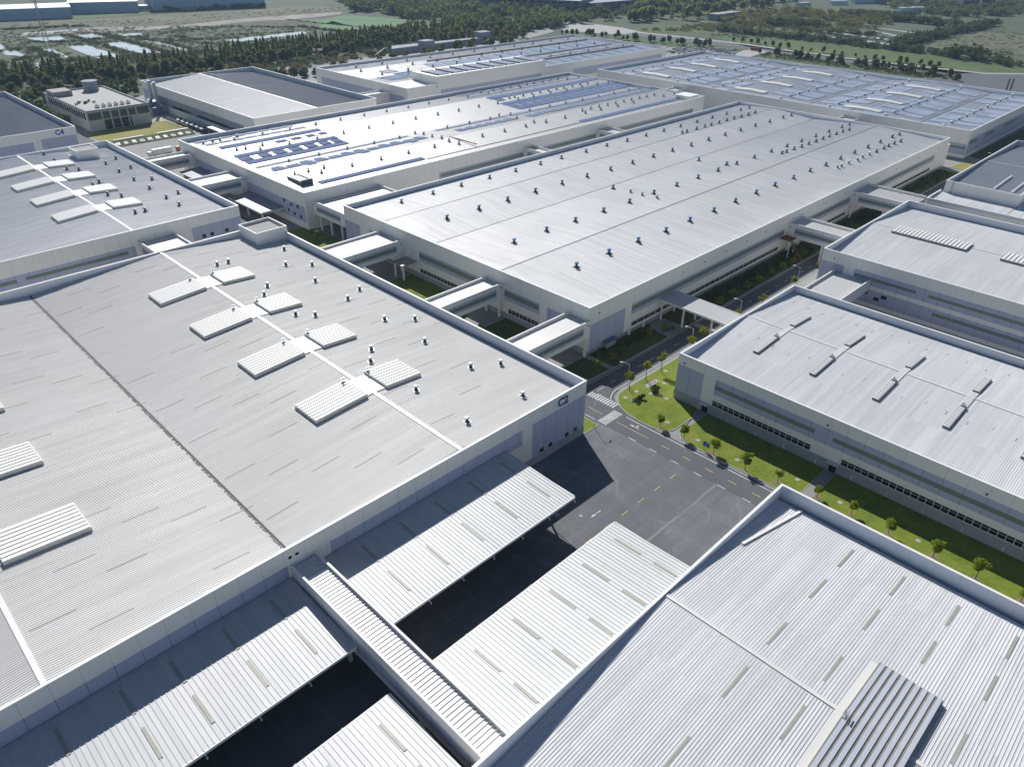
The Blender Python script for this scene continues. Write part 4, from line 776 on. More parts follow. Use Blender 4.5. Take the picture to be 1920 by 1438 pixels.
# ================================================================== TREES NEAR
def leaf_quads(rng, centers, radii, n, size, flat=0.75):
    """n leaf-sized quads scattered through a set of blobs; returns verts (4n,3)"""
    w_ = radii**2; idx = rng.choice(len(centers), n, p=w_/w_.sum())
    d = rng.normal(size=(n, 3)); d /= np.linalg.norm(d, axis=1)[:, None]; rr = radii[idx]*rng.uniform(0.35, 1.08, n)**0.6
    c = centers[idx]+d*rr[:, None]*np.array([1, 1, flat])
    a = rng.normal(size=(n, 3)); a /= np.linalg.norm(a, axis=1)[:, None]; b_ = np.cross(a, rng.normal(size=(n, 3))); b_ /= np.linalg.norm(b_, axis=1)[:, None]
    s = (size*rng.uniform(0.6, 1.3, n))[:, None]; a = a*s; b_ = b_*s*0.7
    return np.stack([c-a-b_, c+a-b_, c+a+b_, c-a+b_], 1).reshape(-1, 3)
def quads_mesh(name, V, mats, mi=None):
    me = bpy.data.meshes.new(name); n = len(V)//4
    me.vertices.add(len(V)); me.vertices.foreach_set('co', np.ascontiguousarray(V, dtype=np.float32).ravel()); me.loops.add(len(V)); me.loops.foreach_set('vertex_index', np.arange(len(V), dtype=np.int32))
    me.polygons.add(n); me.polygons.foreach_set('loop_start', np.arange(0, 4*n, 4, dtype=np.int32))
    for m in mats: me.materials.append(m)
    if mi is not None: me.polygons.foreach_set('material_index', mi.astype(np.int32))
    me.update(calc_edges=True); return me
def broad_tree(name, seed, h, cr, m, n=420, leaf=.22, trunk=None, lobes=7, label=None, cat='tree'):
    """young broadleaf tree at the origin: tapered trunk with limbs, open crown of leaves"""
    rng = np.random.default_rng(seed); rt = thing(name, label, cat); th = trunk or h*0.42; b = MB()
    b.tube((0,0,-.1), (.03,.02,th), .11*h/5, 7, 0, .06*h/5); C_ = []; Rr = []
    for i in range(lobes):
        t = 2*math.pi*i/lobes+rng.uniform(-.4,.4); r_ = cr*rng.uniform(.25,.68); z = th+(h-th)*rng.uniform(.2,.8); p = (r_*math.cos(t), r_*math.sin(t), z)
        b.tube((.02,.02,th*rng.uniform(.75,1)), p, .045*h/5, 5, 0, .015); C_.append(p); Rr.append(cr*rng.uniform(.34,.58))
    C_.append((0,0,h-.35*cr)); Rr.append(cr*.42)
    b.build('trunk', M['bark'], rt)
    o = bpy.data.objects.new('crown', quads_mesh('crown', leaf_quads(rng, np.array(C_), np.array(Rr), n, leaf, .8), [m])); COL.objects.link(o); o.parent = rt
    return rt
T = [broad_tree('young_tree', 10+i, 4.9+.35*i, 1.75+.12*(i%3), M['leaf'], 760, .19, 1.9+.25*i, 8+i%3) for i in range(5)]
TY = [broad_tree('young_tree', 30+i, 6.2+.4*i, 1.55, M['leaf_yel'], 420, .19, 3.9, 6) for i in range(3)]
TG = [broad_tree('courtyard_tree', 50+i, 5.4+.4*i, 2.0, M['leaf'], 620, .19) for i in range(2)]
USED = set()
def put(pool, i, x, y, z, label, group=None, sc=1.0):
    t = pool[i % len(pool)]; rz = random.random()*6.28
    if t.name in USED: o = dup(t, (x, y, z), rz, sc, label, group)
    else:
        USED.add(t.name); o = t; t.location = (x, y, z); t.rotation_euler = (0, 0, rz); t.scale = (sc,)*3; tag(t, label, None, group)
    return o
G1 = 'young trees along the grass strip'
strip = [(150.1,90.6,'young tree on the kerb corner of the rounded lawn'),(150.0,82.8,'young tree at the start of the grass strip beside the blue sign'),(149.9,73.4,'young tree just past the blue sign on the grass strip'),(150.1,64.1,'third young tree along the grass strip, counted from the rounded lawn'),(151.2,55.5,'half hidden young tree behind the peak of the nearest roof corner'),(152.9,45.9,'young tree beside the second door path of the near right hall'),
 (153.1,37.2,'first young tree on the long shaded lawn after the second door path'),(152.9,28.4,'second young tree on the long shaded lawn after the second door path'),(152.6,18.3,'third young tree on the long shaded lawn after the second door path'),(152.3,9.4,'fourth young tree on the long shaded lawn after the second door path'),(152.4,.6,'last young tree on the long shaded lawn, at the right edge')]
for i, (x, y, l) in enumerate(strip): b = MB(); b.ring(x+.1, y-.05, [(.75+.2*(i%3), .0), (.70+.2*(i%3), .155)], 9, 0, True, i*.7); struct('tree_pit', b, M['treepit']); put(T, i, x, y, .15, l, G1, random.uniform(.66, .90) if i != 4 else .6)
G2 = 'thin yellow trees along the service road'
for i, (x, y, l) in enumerate([(159,108.4,'thin yellow tree next to the lamp on the rounded lawn'),(167.6,108.6,'thin yellow tree by the outdoor exercise pad'),(175,108.2,'thin yellow tree on the rounded lawn near the hall wall'),(191.5,108.5,'thin yellow tree behind the near right hall corner'),(199,109,'thin yellow tree left of the flat walkway canopy')]): put(TY, i, x, y, .15, l, G2)
for i, x in enumerate((221,238,262,283)): put(TY, i+1, x, 108.8, .15, 'thin yellow tree on the service road verge, %s past the flat walkway canopy' % ORD[i], G2, .9)
for i, (x, y) in enumerate([(166,120.8),(158.9,121),(194.4,121.4),(187.6,122.4)]): put(TY, i, x, y, .15, ['shaded thin tree below the bridge nearest the C2 corner','shaded thin tree beside the zebra crossing verge','shaded thin tree left of the flat walkway canopy','shaded thin tree below the blue end wall of the central hall'][i], 'shaded trees below the central hall', .8)
for i, (x, y, l) in enumerate([(151.5,183.5,'round green tree in the courtyard between the white bridges, leftmost of the three in a row'),(151.5,175,'round green courtyard tree in the middle of the row of three'),(149.5,164.5,'round green courtyard tree nearest the middle bridge'),(151,146,'dark green tree in the shaded court below the nearest bridge'),(152.5,259,'slim green tree under the farthest wide bridge'),(158,279,'slim green tree under the L-shaped link block'),(149,290,'small tree beside the lawn below the entrance canopy')]): put(TG, i, x, y, .15, l.replace(', leftmost of the three in a row',', leftmost of three'), 'courtyard trees', .85)
def shrub_clump(name, seed, pts, r0, n, leaf, m, label=None, cat=None, group=None, kind=None, flat=.7):
    rng = np.random.default_rng(seed); P = np.array(pts, float); rr = r0*rng.uniform(.6, 1.25, len(P)); P[:, 2] += rr*.35
    o = bpy.data.objects.new(name, quads_mesh(name, leaf_quads(rng, P, rr, n, leaf, flat), [m] if not isinstance(m, list) else m)); COL.objects.link(o)
    return tag(o, label, cat, group, kind)
rng = np.random.default_rng(3)
shrub_clump('ground_cover', 4, [(x, rng.uniform(121, 129.5), .2) for x in np.arange(218, 478, 1.1)], 1.15, 15000, .24, M['shrub'], kind='stuff')
shrub_clump('ground_cover', 5, [(x, rng.uniform(122, 130), .2) for x in np.arange(168, 203, 1.6)], .9, 1500, .2, M['shrub'], kind='stuff')
for i, x in enumerate(np.arange(222, 300, 9.5)): shrub_clump('verge_shrub', 60+i, [(x, 121.8, .5), (x+1.1, 122.6, .9), (x-.7, 122.4, .7)], 1.35, 420, .2, M['leaf_yel'] if i % 2 else M['leaf'], 'yellow green verge shrub under the central hall, %s past the flat walkway canopy' % ORD[i], 'shrub', 'verge shrubs below the central hall')
shrub_clump('shrub', 80, [(163.6,102.4,.6),(164.6,103.2,1.2),(164.3,101.8,1.6)], .9, 500, .2, M['wood'], 'dark bush against the blue corner wall of the near right hall', 'shrub')
shrub_clump('shrub', 81, [(157.5,103.2,.5),(158.2,102.7,1.0)], .8, 380, .18, M['wood'], 'dark bush on the rounded lawn below the exercise pad', 'shrub')
shrub_clump('hedge', 82, [(152.3+.2*i, 246+i*.8, .4) for i in range(20)], .7, 900, .16, M['leaf'], 'bright low hedge edging the lawn under the farthest wide bridge', 'hedge')
shrub_clump('hedge', 83, [(147.9, 171+i*.9, .4) for i in range(16)], .6, 800, .16, M['leaf'], 'bright low hedge edging the courtyard behind the C2 hall', 'hedge')

# lamps, signs and small things by the road
def lamp_proto():
    rt = thing('street_lamp', None, 'street lamp'); b = MB(); b.ring(0, 0, [(.16, 0), (.14, .4), (.09, .5), (.06, 7.4)], 8); b.build('pole', M['white'], rt)
    b = MB(); b.tube((0,0,7.1), (-1.0,1.0,8.0), .045); b.tube((-1.0,1.0,8.0), (-1.5,1.5,8.15), .045); b.build('arm', M['white'], rt)
    b = MB(); b.rbox(-1.75, 1.75, R(135), 1.0, .32, 8.10, 8.24); b.build('lamp_head', M['coping'], rt); return rt
LP = lamp_proto(); first = True
for x, y, l in [(161.0,110.6,'white street lamp at the curved corner of the rounded lawn'),(194.6,110.2,'white street lamp behind the corner of the near right hall'),(225,110.3,'white street lamp just past the flat walkway canopy'),(268,110.2,'white street lamp beside the low link roof between the right halls'),(312,110.2,'white street lamp under the bridge to the arched rooflight hall'),(150.0,250.5,'tall white lamp on the small bright lawn by the farthest wide bridge'),(137,104.3,'white street lamp on the small grass patch by the C2 corner'),(507,112,'white lamp at the far corner junction by the wide panel hall')]:
    o = LP if first else dup(LP, (0,0,0)); first = False; o.location = (x, y, .05); o['label'] = l; o['group'] = 'street lamps'; o.rotation_euler = (0, 0, 0)
    if y == 104.3: o.rotation_euler = (0, 0, R(-120))
sg = thing('road_sign', 'small blue direction sign on the grass strip beside a young tree', 'sign', (149.7, 75.6, .15))
b = MB(); b.tube((149.7,75.0,.1), (149.7,75.0,2.2), .05); b.tube((149.7,76.3,.1), (149.7,76.3,2.2), .05); b.build('post', M['steel'], sg)
b = MB(); b.box(149.62, 149.68, 74.7, 76.6, 1.4, 2.8); pn = b.build('panel', M['skyblue_mark'], sg)
b = MB(); b.box(149.60, 149.62, 75.5, 75.6, 1.6, 2.5); b.box(149.60, 149.62, 75.1, 76.1, 2.1, 2.2); b.build('symbol', M['white'], pn)
ex = thing('exercise_pad', 'paved pad with a row of dark red frames on the rounded lawn', 'bike rack', (167.2, 106, .13))
b = MB(); b.prism([(164.5,106.9),(170.2,107.0),(170.1,105.0),(163.8,105.0)], .13, .2); b.build('slab', M['pave'], ex)
for i in range(5): b = MB(); x = 164.9+i*1.05; b.tube((x,105.3,.2),(x,105.3,1.1),.06); b.tube((x,106.7,.2),(x,106.7,1.1),.06); b.tube((x,105.3,1.1),(x,106.7,1.1),.06); b.build('frame', M['rust'], ex)
mh = None
for i, (x, y) in enumerate([(176.4,107.3),(170,103.4),(160,106.4),(162.1,102.7),(154.9,106.6),(163.3,100.4),(163.2,97.8),(155.4,104.2),(153.3,90.4),(152.2,79.6),(152.2,67.5),(155.3,41),(156,52.5),(155.4,22.5)]):
    if mh is None:
        b = MB(); b.ring(0, 0, [(.62, 0), (.62, .05), (.5, .06)], 14); mh = b.build('manhole_cover', M['pave']); o = mh; tag(o, None, 'manhole cover')
    else: o = mh.copy(); COL.objects.link(o)
    o.location = (x, y, .12); o['group'] = 'manhole covers in the lawns'; o['label'] = 'round pale manhole cover set in the grass by the near right hall'
for px_, py_, l in ((1045, 965, 'square drain cover in the dark yard near the canopy edge'), (1089, 967, 'round pale manhole cover on the open yard beside the white arrow')):
    x, y = at(px_, py_); b = MB()
    if 'square' in l: b.box(x-.7, x+.7, y-.5, y+.5, .02, .05)
    else: b.ring(x, y, [(.45, .02), (.45, .05), (.3, .055)], 14)
    tag(b.build('manhole_cover', M['pave']), l, 'manhole cover')
kb = thing('kiosk', 'small blue roofed kiosk against the end wall of the central hall', 'kiosk', (176.5, 130, 0))
b = MB(); b.box(174, 179, 129.4, 131, .1, 2.2); b.build('cabin', M['steel'], kb); b = MB(); b.box(173.6, 179.4, 129.0, 131.1, 2.2, 2.5); b.build('roof', mat('kiosk_blue', (.08,.14,.25), .5), kb)
for x, l in ((187.5, 'small pale cabinet on the plinth of the central hall'), (195.5, 'second pale cabinet farther along the plinth of the central hall')): b = MB(); b.box(x-.5, x+.5, 130.2, 131.0, .1, 1.7); b.box(x-.55, x+.55, 130.1, 131.05, 1.7, 1.8); tag(b.build('utility_cabinet', M['white']), l, 'cabinet')

# ================================================================== OFFICE, LAWN, LORRY
of = thing('office_building', 'two storey flat roofed office with glass front facing the yellow lawn', 'office building', (177, 590, 0))
b = MB(); b.box(157, 197, 548, 632, 0, 12.0); b.build('wall', mat('office_stone', (.56,.56,.55), .7), of)
b = MB(); b.box(156.8, 197.2, 547.8, 548.6, 12, 13); b.box(156.8, 157.6, 548.6, 632, 12, 13); b.box(196.4, 197.2, 548.6, 632, 12, 13); b.box(157.6, 196.4, 631.4, 632.2, 12, 13); b.build('parapet', M['plinth'], of)
b = MB(); b.box(157.6, 196.4, 548.6, 631.4, 12.0, 12.05); rf = b.build('roof', mat('roof_gravel', (.42,.41,.40), .9), of)
b = MB(); b.slab('x', 548, -1, 157.4, 196.6, 6.9, 11.4, .1); b.build('curtain_wall', mat('office_glass', (.05,.09,.09), .1, 0, .7), of)
b = MB(); b.slab('x', 548, -1, 166, 184, .3, 6.2, .1); b.build('entrance_glass', M['glass'], of)
for x in (166, 171.5, 177, 182.5, 188): b = MB(); b.slab('x', 548, -1, x-.4, x+.4, 0, 11.8, .35); b.build('mullion', M['frame'], of)
for i in range(16): b = MB(); b.slab('y', 157, -1, 552+4.6*i, 555+4.6*i, 6.9, 11.0, .08); b.build('window', [M['glass']], of)
b = MB(); b.ring(186, 622, [(5.2, 12), (5.2, 18.2), (5.5, 18.3), (5.5, 18.8), (4.5, 19.0)], 12); b.build('stair_house', M['plinth'], rf)
b = MB(); b.box(157.5, 170, 612, 626, 12, 15.5); b.build('stair_house', M['pave'], rf)
for i in range(6): b = MB(); x = 168+4.0*i; b.box(x-1.1, x+1.1, 558, 561, 12.05, 14.1, 0); b.ring(x, 559.5, [(.8, 14.1), (.8, 14.5)], 10, 1); b.build('air_conditioner', [M['coping'], M['darksteel']], rf)
for i in range(7): b = MB(); x = 161+1.9*i; y = 578+2.6*(i % 3); b.box(x-.8, x+.8, y-.8, y+.8, 12.05, 13.7, i % 2); b.build('roof_plant', [M['coping'], M['darksteel']], rf)
fn = thing('lawn_fence', 'thin wire fence round the yellow lawn', 'fence', (180, 527, 0))
for i in range(16): b = MB(); b.box(153+3.4*i-.08, 153+3.4*i+.08, 545.0, 545.2, 0, 3.2); b.build('post', M['steel'], fn)
for i in range(10): b = MB(); b.box(205.2, 205.4, 511+3.6*i-.08, 511+3.6*i+.08, 0, 3.2); b.build('post', M['steel'], fn)
b = MB(); b.box(153, 204, 545.05, 545.12, 3.1, 3.2); b.box(205.25, 205.35, 511, 543.4, 3.1, 3.2); b.build('rail', M['steel'], fn)
for x0, x1, l in ((156, 174, 'long low dark wall with pale top beside the yellow lawn, left of its gap'), (183, 203, 'long low dark wall with pale top beside the yellow lawn, right of its gap')):
    wl = thing('low_wall', l, 'wall', ((x0+x1)/2, 505.5, 0)); b = MB(); b.box(x0, x1, 505, 506.2, 0, 2.4); b.build('wall', M['darksteel'], wl); b = MB(); b.box(x0-.2, x1+.2, 504.8, 506.4, 2.4, 2.7); b.build('coping', M['frame'], wl)
hd = thing('slogan_hedge', 'clipped sloping hedge bed with a row of white characters beside the yellow lawn', 'hedge', (180, 500, 0))
b = MB(); b.add([(153,497,.2),(204,497,.2),(204,503.5,2.6),(153,503.5,2.6),(153,503.5,0),(204,503.5,0)], [(0,1,2,3),(2,1,5),(0,3,4)]); b.build('hedge', M['shrub'], hd)
ang = math.atan2(2.4, 6.5)
for i, ch in enumerate('绿水青山就是金山银山'): text(hd, ch, (156.2+4.9*i, 498.9, .95), 3.2, (ang, 0, 0), M['white'], 'character', .03)
lr = thing('lorry', 'white box lorry parked beside the bridge to the solar strip hall', 'lorry', (148, 468, 0)); lx, ly = at(300, 292)
def lorry(rt, x, y, ln, body, cab, trailer=True):
    b = MB(); b.box(x, x+ln, y-1.25, y+1.25, 1.2, 4.1); b.build('cargo_box', body, rt); b = MB(); b.box(x-.3, x+ln, y-.9, y+.9, .7, 1.2); b.build('chassis', M['darksteel'], rt)
    b = MB(); b.prism([(x-2.6,y-1.2),(x-.4,y-1.2),(x-.4,y+1.2),(x-2.6,y+1.2)], .6, 3.1); c = b.build('cab', cab, rt); b = MB(); b.box(x-2.66, x-2.6, y-1.1, y+1.1, 1.9, 2.8); b.build('windscreen', M['glass'], c)
    for q in (x-1.7, x+1.2, x+ln-3, x+ln-1.6):
        for s_ in (-1, 1): b = MB(); b.tube((q, y+s_*1.0, .52), (q, y+s_*1.3, .52), .52, 12); b.build('wheel', M['gutter'], rt)
lr.location = (lx, ly, 0); lorry(lr, lx-4, ly, 11.5, M['coping'], M['white'])
l2 = thing('lorry', 'smaller orange and white lorry parked beyond the white box lorry', 'lorry', (lx+14, ly+3, 0)); lorry(l2, lx+13.5, ly+1.5, 7, M['white'], mat('orange_paint', (.5,.18,.06), .5))

# ================================================================== FAR LAND
ponds = {'water': [[(370,260),(490,255),(690,320),(540,330)],[(570,245),(690,238),(915,295),(830,310)],[(810,230),(890,222),(1110,280),(1040,285)],[(420,198),(540,190),(610,210),(480,218)],[(150,215),(340,207),(380,228),(200,235)],[(230,280),(290,275),(395,325),(350,325)],[(0,285),(90,285),(150,320),(30,310)],[(180,360),(240,350),(310,380),(230,390)],[(1260,228),(1480,202),(1700,178),(1735,190),(1560,210),(1330,237)],[(660,192),(790,188),(800,200),(690,204)],[(-60,240),(0,245),(40,275),(-20,285)],[(130,188),(430,165),(440,172),(140,193)]]}
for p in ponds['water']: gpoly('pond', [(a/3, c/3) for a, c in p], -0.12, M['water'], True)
for p in [[(1600,118),(1820,108),(2380,130),(2130,160)],[(1820,107),(1960,85),(2400,124),(2380,129)],[(1870,120),(2060,170),(1920,190),(1780,150)]]: gpoly('pond', [(a/3, c/3) for a, c in p], -0.12, M['algae'], True)
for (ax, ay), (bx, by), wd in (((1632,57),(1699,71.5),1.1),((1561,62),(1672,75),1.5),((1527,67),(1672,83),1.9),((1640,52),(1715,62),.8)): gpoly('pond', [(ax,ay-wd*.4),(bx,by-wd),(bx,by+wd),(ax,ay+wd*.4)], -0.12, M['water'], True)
for (ax, ay), (bx, by), wd in (((1540,62),(1690,79),1.2),((1560,58),(1700,74.5),1.1),((1640,54.5),(1710,66),1.0)): gpoly('bare_bank', [(ax,ay-wd),(bx,by-wd),(bx,by+wd),(ax,ay+wd)], -0.14, M['shrubland'], True)
gpoly('dirt_track', [(30,63),(180,52),(330,48),(470,34),(640,22),(640,27),(560,36),(480,40),(400,48),(280,56),(150,62),(40,68)], -0.14, M['soil'], True)
gpoly('bare_ground', [(480,40),(700,24),(730,28),(560,44),(470,46)], -0.16, mat('dark_soil', (.075,.055,.045), .95), True)
gpoly('dry_field', [(-20,60),(-20,45),(140,38),(280,30),(470,18),(600,10),(640,20),(480,33),(330,46),(180,52)], -0.17, M['brownfield'], True)
gpoly('field', [(138,33),(262,22),(300,25),(140,37)], -0.13, M['fieldgreen'], True)
gpoly('crop_field', [(1330,68),(1400,66),(1600,82),(1920,118),(1960,138),(1780,138),(1560,108),(1400,88)], -0.10, M['fieldgreen'], True)
gpoly('dry_field', [(1720,88),(1840,60),(1960,70),(1960,104),(1850,100)], -0.12, M['brownfield'], True)
gpoly('field', [(1560,16),(1790,32),(1780,37),(1560,24)], -0.12, M['fieldgreen'], True); gpoly('field', [(1200,50),(1330,48),(1330,62),(1180,60)], -0.12, M['fieldgreen'], True)
gpoly('scrub_field', [(1290,45),(1640,60),(1640,70),(1330,64)], -0.14, M['brownfield'], True)
RL = [(1160,57),(1280,70),(1380,81),(1480,95),(1613,112.5),(1747,127.5),(1847,138),(1960,139)]
gpoly('road', [(1026,41),(1090,42),(1170,53),(1200,60),(1160,66),(1060,58),(1024,50)], -0.08, M['pave'], True)
gpoly('road', [(a, c+1.2) for a, c in RL]+[(a, c+8) for a, c in RL[::-1]], -0.10, M['road'], True)
gpoly('pavement', [(a, c-1.0) for a, c in RL]+[(a, c+1.2) for a, c in RL[::-1]], -0.06, M['pave'], True)
gpoly('verge', [(a, c+8) for a, c in RL]+[(a, c+17) for a, c in RL[::-1]], -0.12, M['fieldgreen'], True)
gpoly('road', [(1360,100),(1420,92),(1440,98),(1390,112)], 0.05, M['pave'], True); gpoly('yard', [(1700,150),(1780,140),(1960,150),(1960,215),(1880,200),(1740,175)], -0.05, M['road'], True)
gpoly('car_park', [(1240,90),(1300,88),(1380,103),(1370,110),(1250,108)], 0.05, M['concrete'], True)
gpoly('road', [(560,125),(760,104),(900,84),(1024,52),(1040,60),(910,94),(780,112),(560,135)], 0.03, M['concrete'], True)
# conifers and autumn trees of the belt
def tree_mesh(name, seed, kind, n):
    rng = np.random.default_rng(seed)
    if kind == 'cone':
        z = rng.uniform(.06, 1, n)**0.9; r_ = (1-z)**0.8*.15*(1+.25*np.sin(z*26+rng.uniform(0,6)))*np.sqrt(rng.uniform(.1,1,n)); t = rng.uniform(0, 6.283, n); c = np.stack([r_*np.cos(t), r_*np.sin(t), z], 1); s = .030*rng.uniform(.6,1.4,n)*(1.15-z*.7)
    else:
        k_ = 11; zz = rng.uniform(.30,.82,k_); C_ = np.stack([rng.normal(0,.17,k_)*(1.25-zz), rng.normal(0,.17,k_)*(1.25-zz), zz], 1); rr = rng.uniform(.15,.25,k_)*(1.2-.5*zz); i = rng.integers(0,k_,n); d = rng.normal(size=(n,3)); d /= np.linalg.norm(d,axis=1)[:,None]; c = C_[i]+d*(rr[i]*rng.uniform(.6,1.05,n))[:,None]; s = .050*rng.uniform(.6,1.4,n)
    a = rng.normal(size=(n,3)); a /= np.linalg.norm(a,axis=1)[:,None]; b_ = np.cross(a, rng.normal(size=(n,3))); b_ /= np.linalg.norm(b_,axis=1)[:,None]
    if kind == 'cone': a[:,2] = np.abs(a[:,2])+.8; a /= np.linalg.norm(a,axis=1)[:,None]
    a = a*s[:,None]*1.3; b_ = b_*s[:,None]; return np.stack([c-a-b_, c+a-b_, c+a+b_, c-a+b_], 1).reshape(-1,3)
LOW = []
for i in range(6):
    rg = np.random.default_rng(160+i); k_ = 8; C_ = np.stack([rg.normal(0,.30,k_), rg.normal(0,.30,k_), rg.uniform(.22,.62,k_)], 1); V = leaf_quads(rg, C_, rg.uniform(.22,.36,k_), 330, .075, .8); V[:,2] = np.maximum(V[:,2], 0); LOW.append(V)
CONE = [tree_mesh('c', 100+i, 'cone', 420) for i in range(5)]; BLOB = [tree_mesh('b', 120+i, 'blob', 420) for i in range(6)]
def trunked(V, h=.5):
    q = []; 
    for i in range(5):
        a, c = 2*math.pi*i/5, 2*math.pi*(i+1)/5; q += [(.018*math.cos(a),.018*math.sin(a),0),(.018*math.cos(c),.018*math.sin(c),0),(.008*math.cos(c),.008*math.sin(c),h),(.008*math.cos(a),.008*math.sin(a),h)]
    return np.array(q)
def tree_root(name, V, m, label, cat, h=.5):
    me = quads_mesh(name, V, [m]); o = bpy.data.objects.new(name, me); COL.objects.link(o); tag(o, label, cat)
    t = bpy.data.objects.new('trunk', quads_mesh('trunk', trunked(V, h), [M['bark']])); COL.objects.link(t); t.parent = o; return o
def belt_line(x): return np.interp(x, [150,236,318,393,467,577,693,760], [775,728,728,734,738,755,760,770])
CP = [tree_root('conifer_tree', v, M['conifer'], 'tall dark cone shaped tree in the belt between the halls and the ponds', 'tree') for v in CONE]
AP = [tree_root('autumn_tree', v, M['autumn'], 'low rounded autumn tree in front of the dark conifer belt', 'tree', .6) for v in BLOB[:3]]
GP = [tree_root('broadleaf_tree', v, M['wood'], 'rounded green tree in front of the dark conifer belt', 'tree', .6) for v in BLOB[3:]]
placed = set()
def far_tree(pool, i, x, y, h, wd, group, z=-.3, label=None):
    p = pool[i % len(pool)]
    if p.name in placed: o = p.copy(); COL.objects.link(o); c = p.children[0].copy(); COL.objects.link(c); c.parent = o
    else: placed.add(p.name); o = p
    o.location = (x, y, z); o.scale = (h*wd, h*wd, h); o.rotation_euler = (0, 0, random.random()*6.28); o['group'] = group
    if label: o['label'] = label
    return o
n = 0; x = 160.0
while x < 775:                                                       # ragged rows of conifers
    for row in range(4):
        if n < 296 and random.random() < (.85, .85, .7, .5)[row]:
            far_tree(CP, n, x+random.uniform(-3,3), belt_line(x)+18+11*row+random.uniform(-4,4), random.uniform(11,17), random.uniform(1.15,1.8), 'conifers in the belt before the ponds'); n += 1
    x += random.uniform(4.4, 7.6)
n = 0; x = 120.0
while x < 860:
    for row in range(3):
        if random.random() < .55:
            y = belt_line(x)-16+13*row+random.uniform(-5,5); h = random.uniform(8.5,13.5)
            if 150 < x < 205 and y < 650: continue
            far_tree(AP if random.random() < .6 else GP, n, x+random.uniform(-4,4), y, h, random.uniform(.9,1.25), 'rounded trees in front of the conifer belt'); n += 1
    x += random.uniform(6.5, 10.5)
for i, (x, y) in enumerate([(150,610),(148,598),(151,585),(150,572),(149,622),(152,634),(205,640),(211,648),(219,652),(207,655),(214,662),(226,650),(203,632)]): far_tree(GP, i, x, y, random.uniform(7,9.5), 1.1, 'green trees beside the office building', -.05, 'rounded green tree beside the flat roofed office building')
def px_path(P, n): 
    t = np.linspace(0, len(P)-1, n); return [at(np.interp(q, range(len(P)), [p[0] for p in P]), np.interp(q, range(len(P)), [p[1] for p in P])) for q in t]
for i, (x, y) in enumerate(px_path([(1060,64),(1160,73),(1260,82),(1330,88)], 34)+px_path([(1470,106),(1560,117),(1680,133),(1790,149)], 38)+px_path([(1430,100),(1600,121),(1720,137)], 24)):   # street trees right of the far halls
    far_tree((GP, AP, GP, CP)[i % 4] if i > 30 else GP, i, x+random.uniform(-9,9), y+random.uniform(-9,9), random.uniform(4.5,9.5), 1.0, 'trees beside the far road', -.1, 'tree beside the far road behind the wide panel hall')
for i, (x, y) in enumerate(px_path([(1380,78),(1480,92),(1620,110),(1760,127)], 22)): far_tree(GP, i, x+random.uniform(-3,3), y+random.uniform(-3,3), random.uniform(4,7.5), 1.0, 'kerb trees of the far road', -.2, 'small tree on the field edge of the far road')
for i in range(95):
    x, y = random.uniform(60, 345), random.uniform(648, 742); far_tree(AP if i % 5 < 2 else GP, i, x, y, random.uniform(5,11), 1.15, 'trees behind the office and twin stack hall', -.2, 'rounded tree in the grove behind the office and twin stack hall')
for i, (x, y) in enumerate(px_path([(500,152),(600,140),(740,118),(880,92),(1010,66)], 46)): far_tree(AP if i % 3 else GP, i, x+random.uniform(-16,16), y+random.uniform(-16,16), random.uniform(7,11), 1.1, 'trees behind the far solar hall', -.2, 'rounded autumn tree between the far solar hall and the conifer belt')
def mass(name, pts, hs, V_pool, m, wd=1.0, sub=None):
    """a far wood or hedge that reads as one mass"""
    out = []
    for i, ((x, y), h) in enumerate(zip(pts, hs)):
        V = V_pool[i % len(V_pool)]
        if sub: V = V.reshape(-1, 4, 3)[np.random.default_rng(i).choice(len(V)//4, sub, False)].reshape(-1, 3)
        t = random.random()*6.28; c, s_ = math.cos(t), math.sin(t); q = np.empty_like(V); q[:,0] = (V[:,0]*c-V[:,1]*s_)*h*wd+x; q[:,1] = (V[:,0]*s_+V[:,1]*c)*h*wd+y; q[:,2] = V[:,2]*h-.3; out.append(q)
    o = bpy.data.objects.new(name, quads_mesh(name, np.concatenate(out), [m])); COL.objects.link(o); return tag(o, kind='stuff')
def fill(poly_px, n, seed):
    rng = np.random.default_rng(seed); P = np.array([at(*p, 0) for p in poly_px]); out = []; lo, hi = P.min(0), P.max(0)
    while len(out) < n:
        q = rng.uniform(lo, hi); ins = False; j = len(P)-1
        for i in range(len(P)):
            if (P[i,1] > q[1]) != (P[j,1] > q[1]) and q[0] < (P[j,0]-P[i,0])*(q[1]-P[i,1])/(P[j,1]-P[i,1])+P[i,0]: ins = not ins
            j = i
        if ins: out.append(tuple(q))
    return out
def along(path_px, step, jit, seed):
    rng = np.random.default_rng(seed); P = [np.array(at(*p, 0)) for p in path_px]; out = []
    for i in range(len(P)-1):
        L = np.linalg.norm(P[i+1]-P[i])
        for t in np.arange(0, L, step): out.append(tuple(P[i]+(P[i+1]-P[i])*t/L+rng.normal(0, jit, 2)))
    return out
def hedge(name, path, step, jit, h0, h1, seed, m='shrub', wd=1.2): p = along(path, step, jit, seed); mass(name, p, np.random.default_rng(seed).uniform(h0, h1, len(p)), LOW, M[m], wd, 170)
p = fill([(640,18),(640,0),(760,-14),(1300,-14),(1300,10),(1130,40),(1040,52),(980,62),(870,60),(800,48),(740,32)], 620, 1); mass('woodland', p, np.random.default_rng(1).uniform(11,20,len(p)), LOW, M['wood'], 1.05, 260)
p = fill([(980,66),(760,62),(640,72),(640,80),(780,82),(960,80)], 90, 11); mass('woodland', p, np.random.default_rng(2).uniform(9,15,len(p)), BLOB, M['autumn'], 1.0, 220)
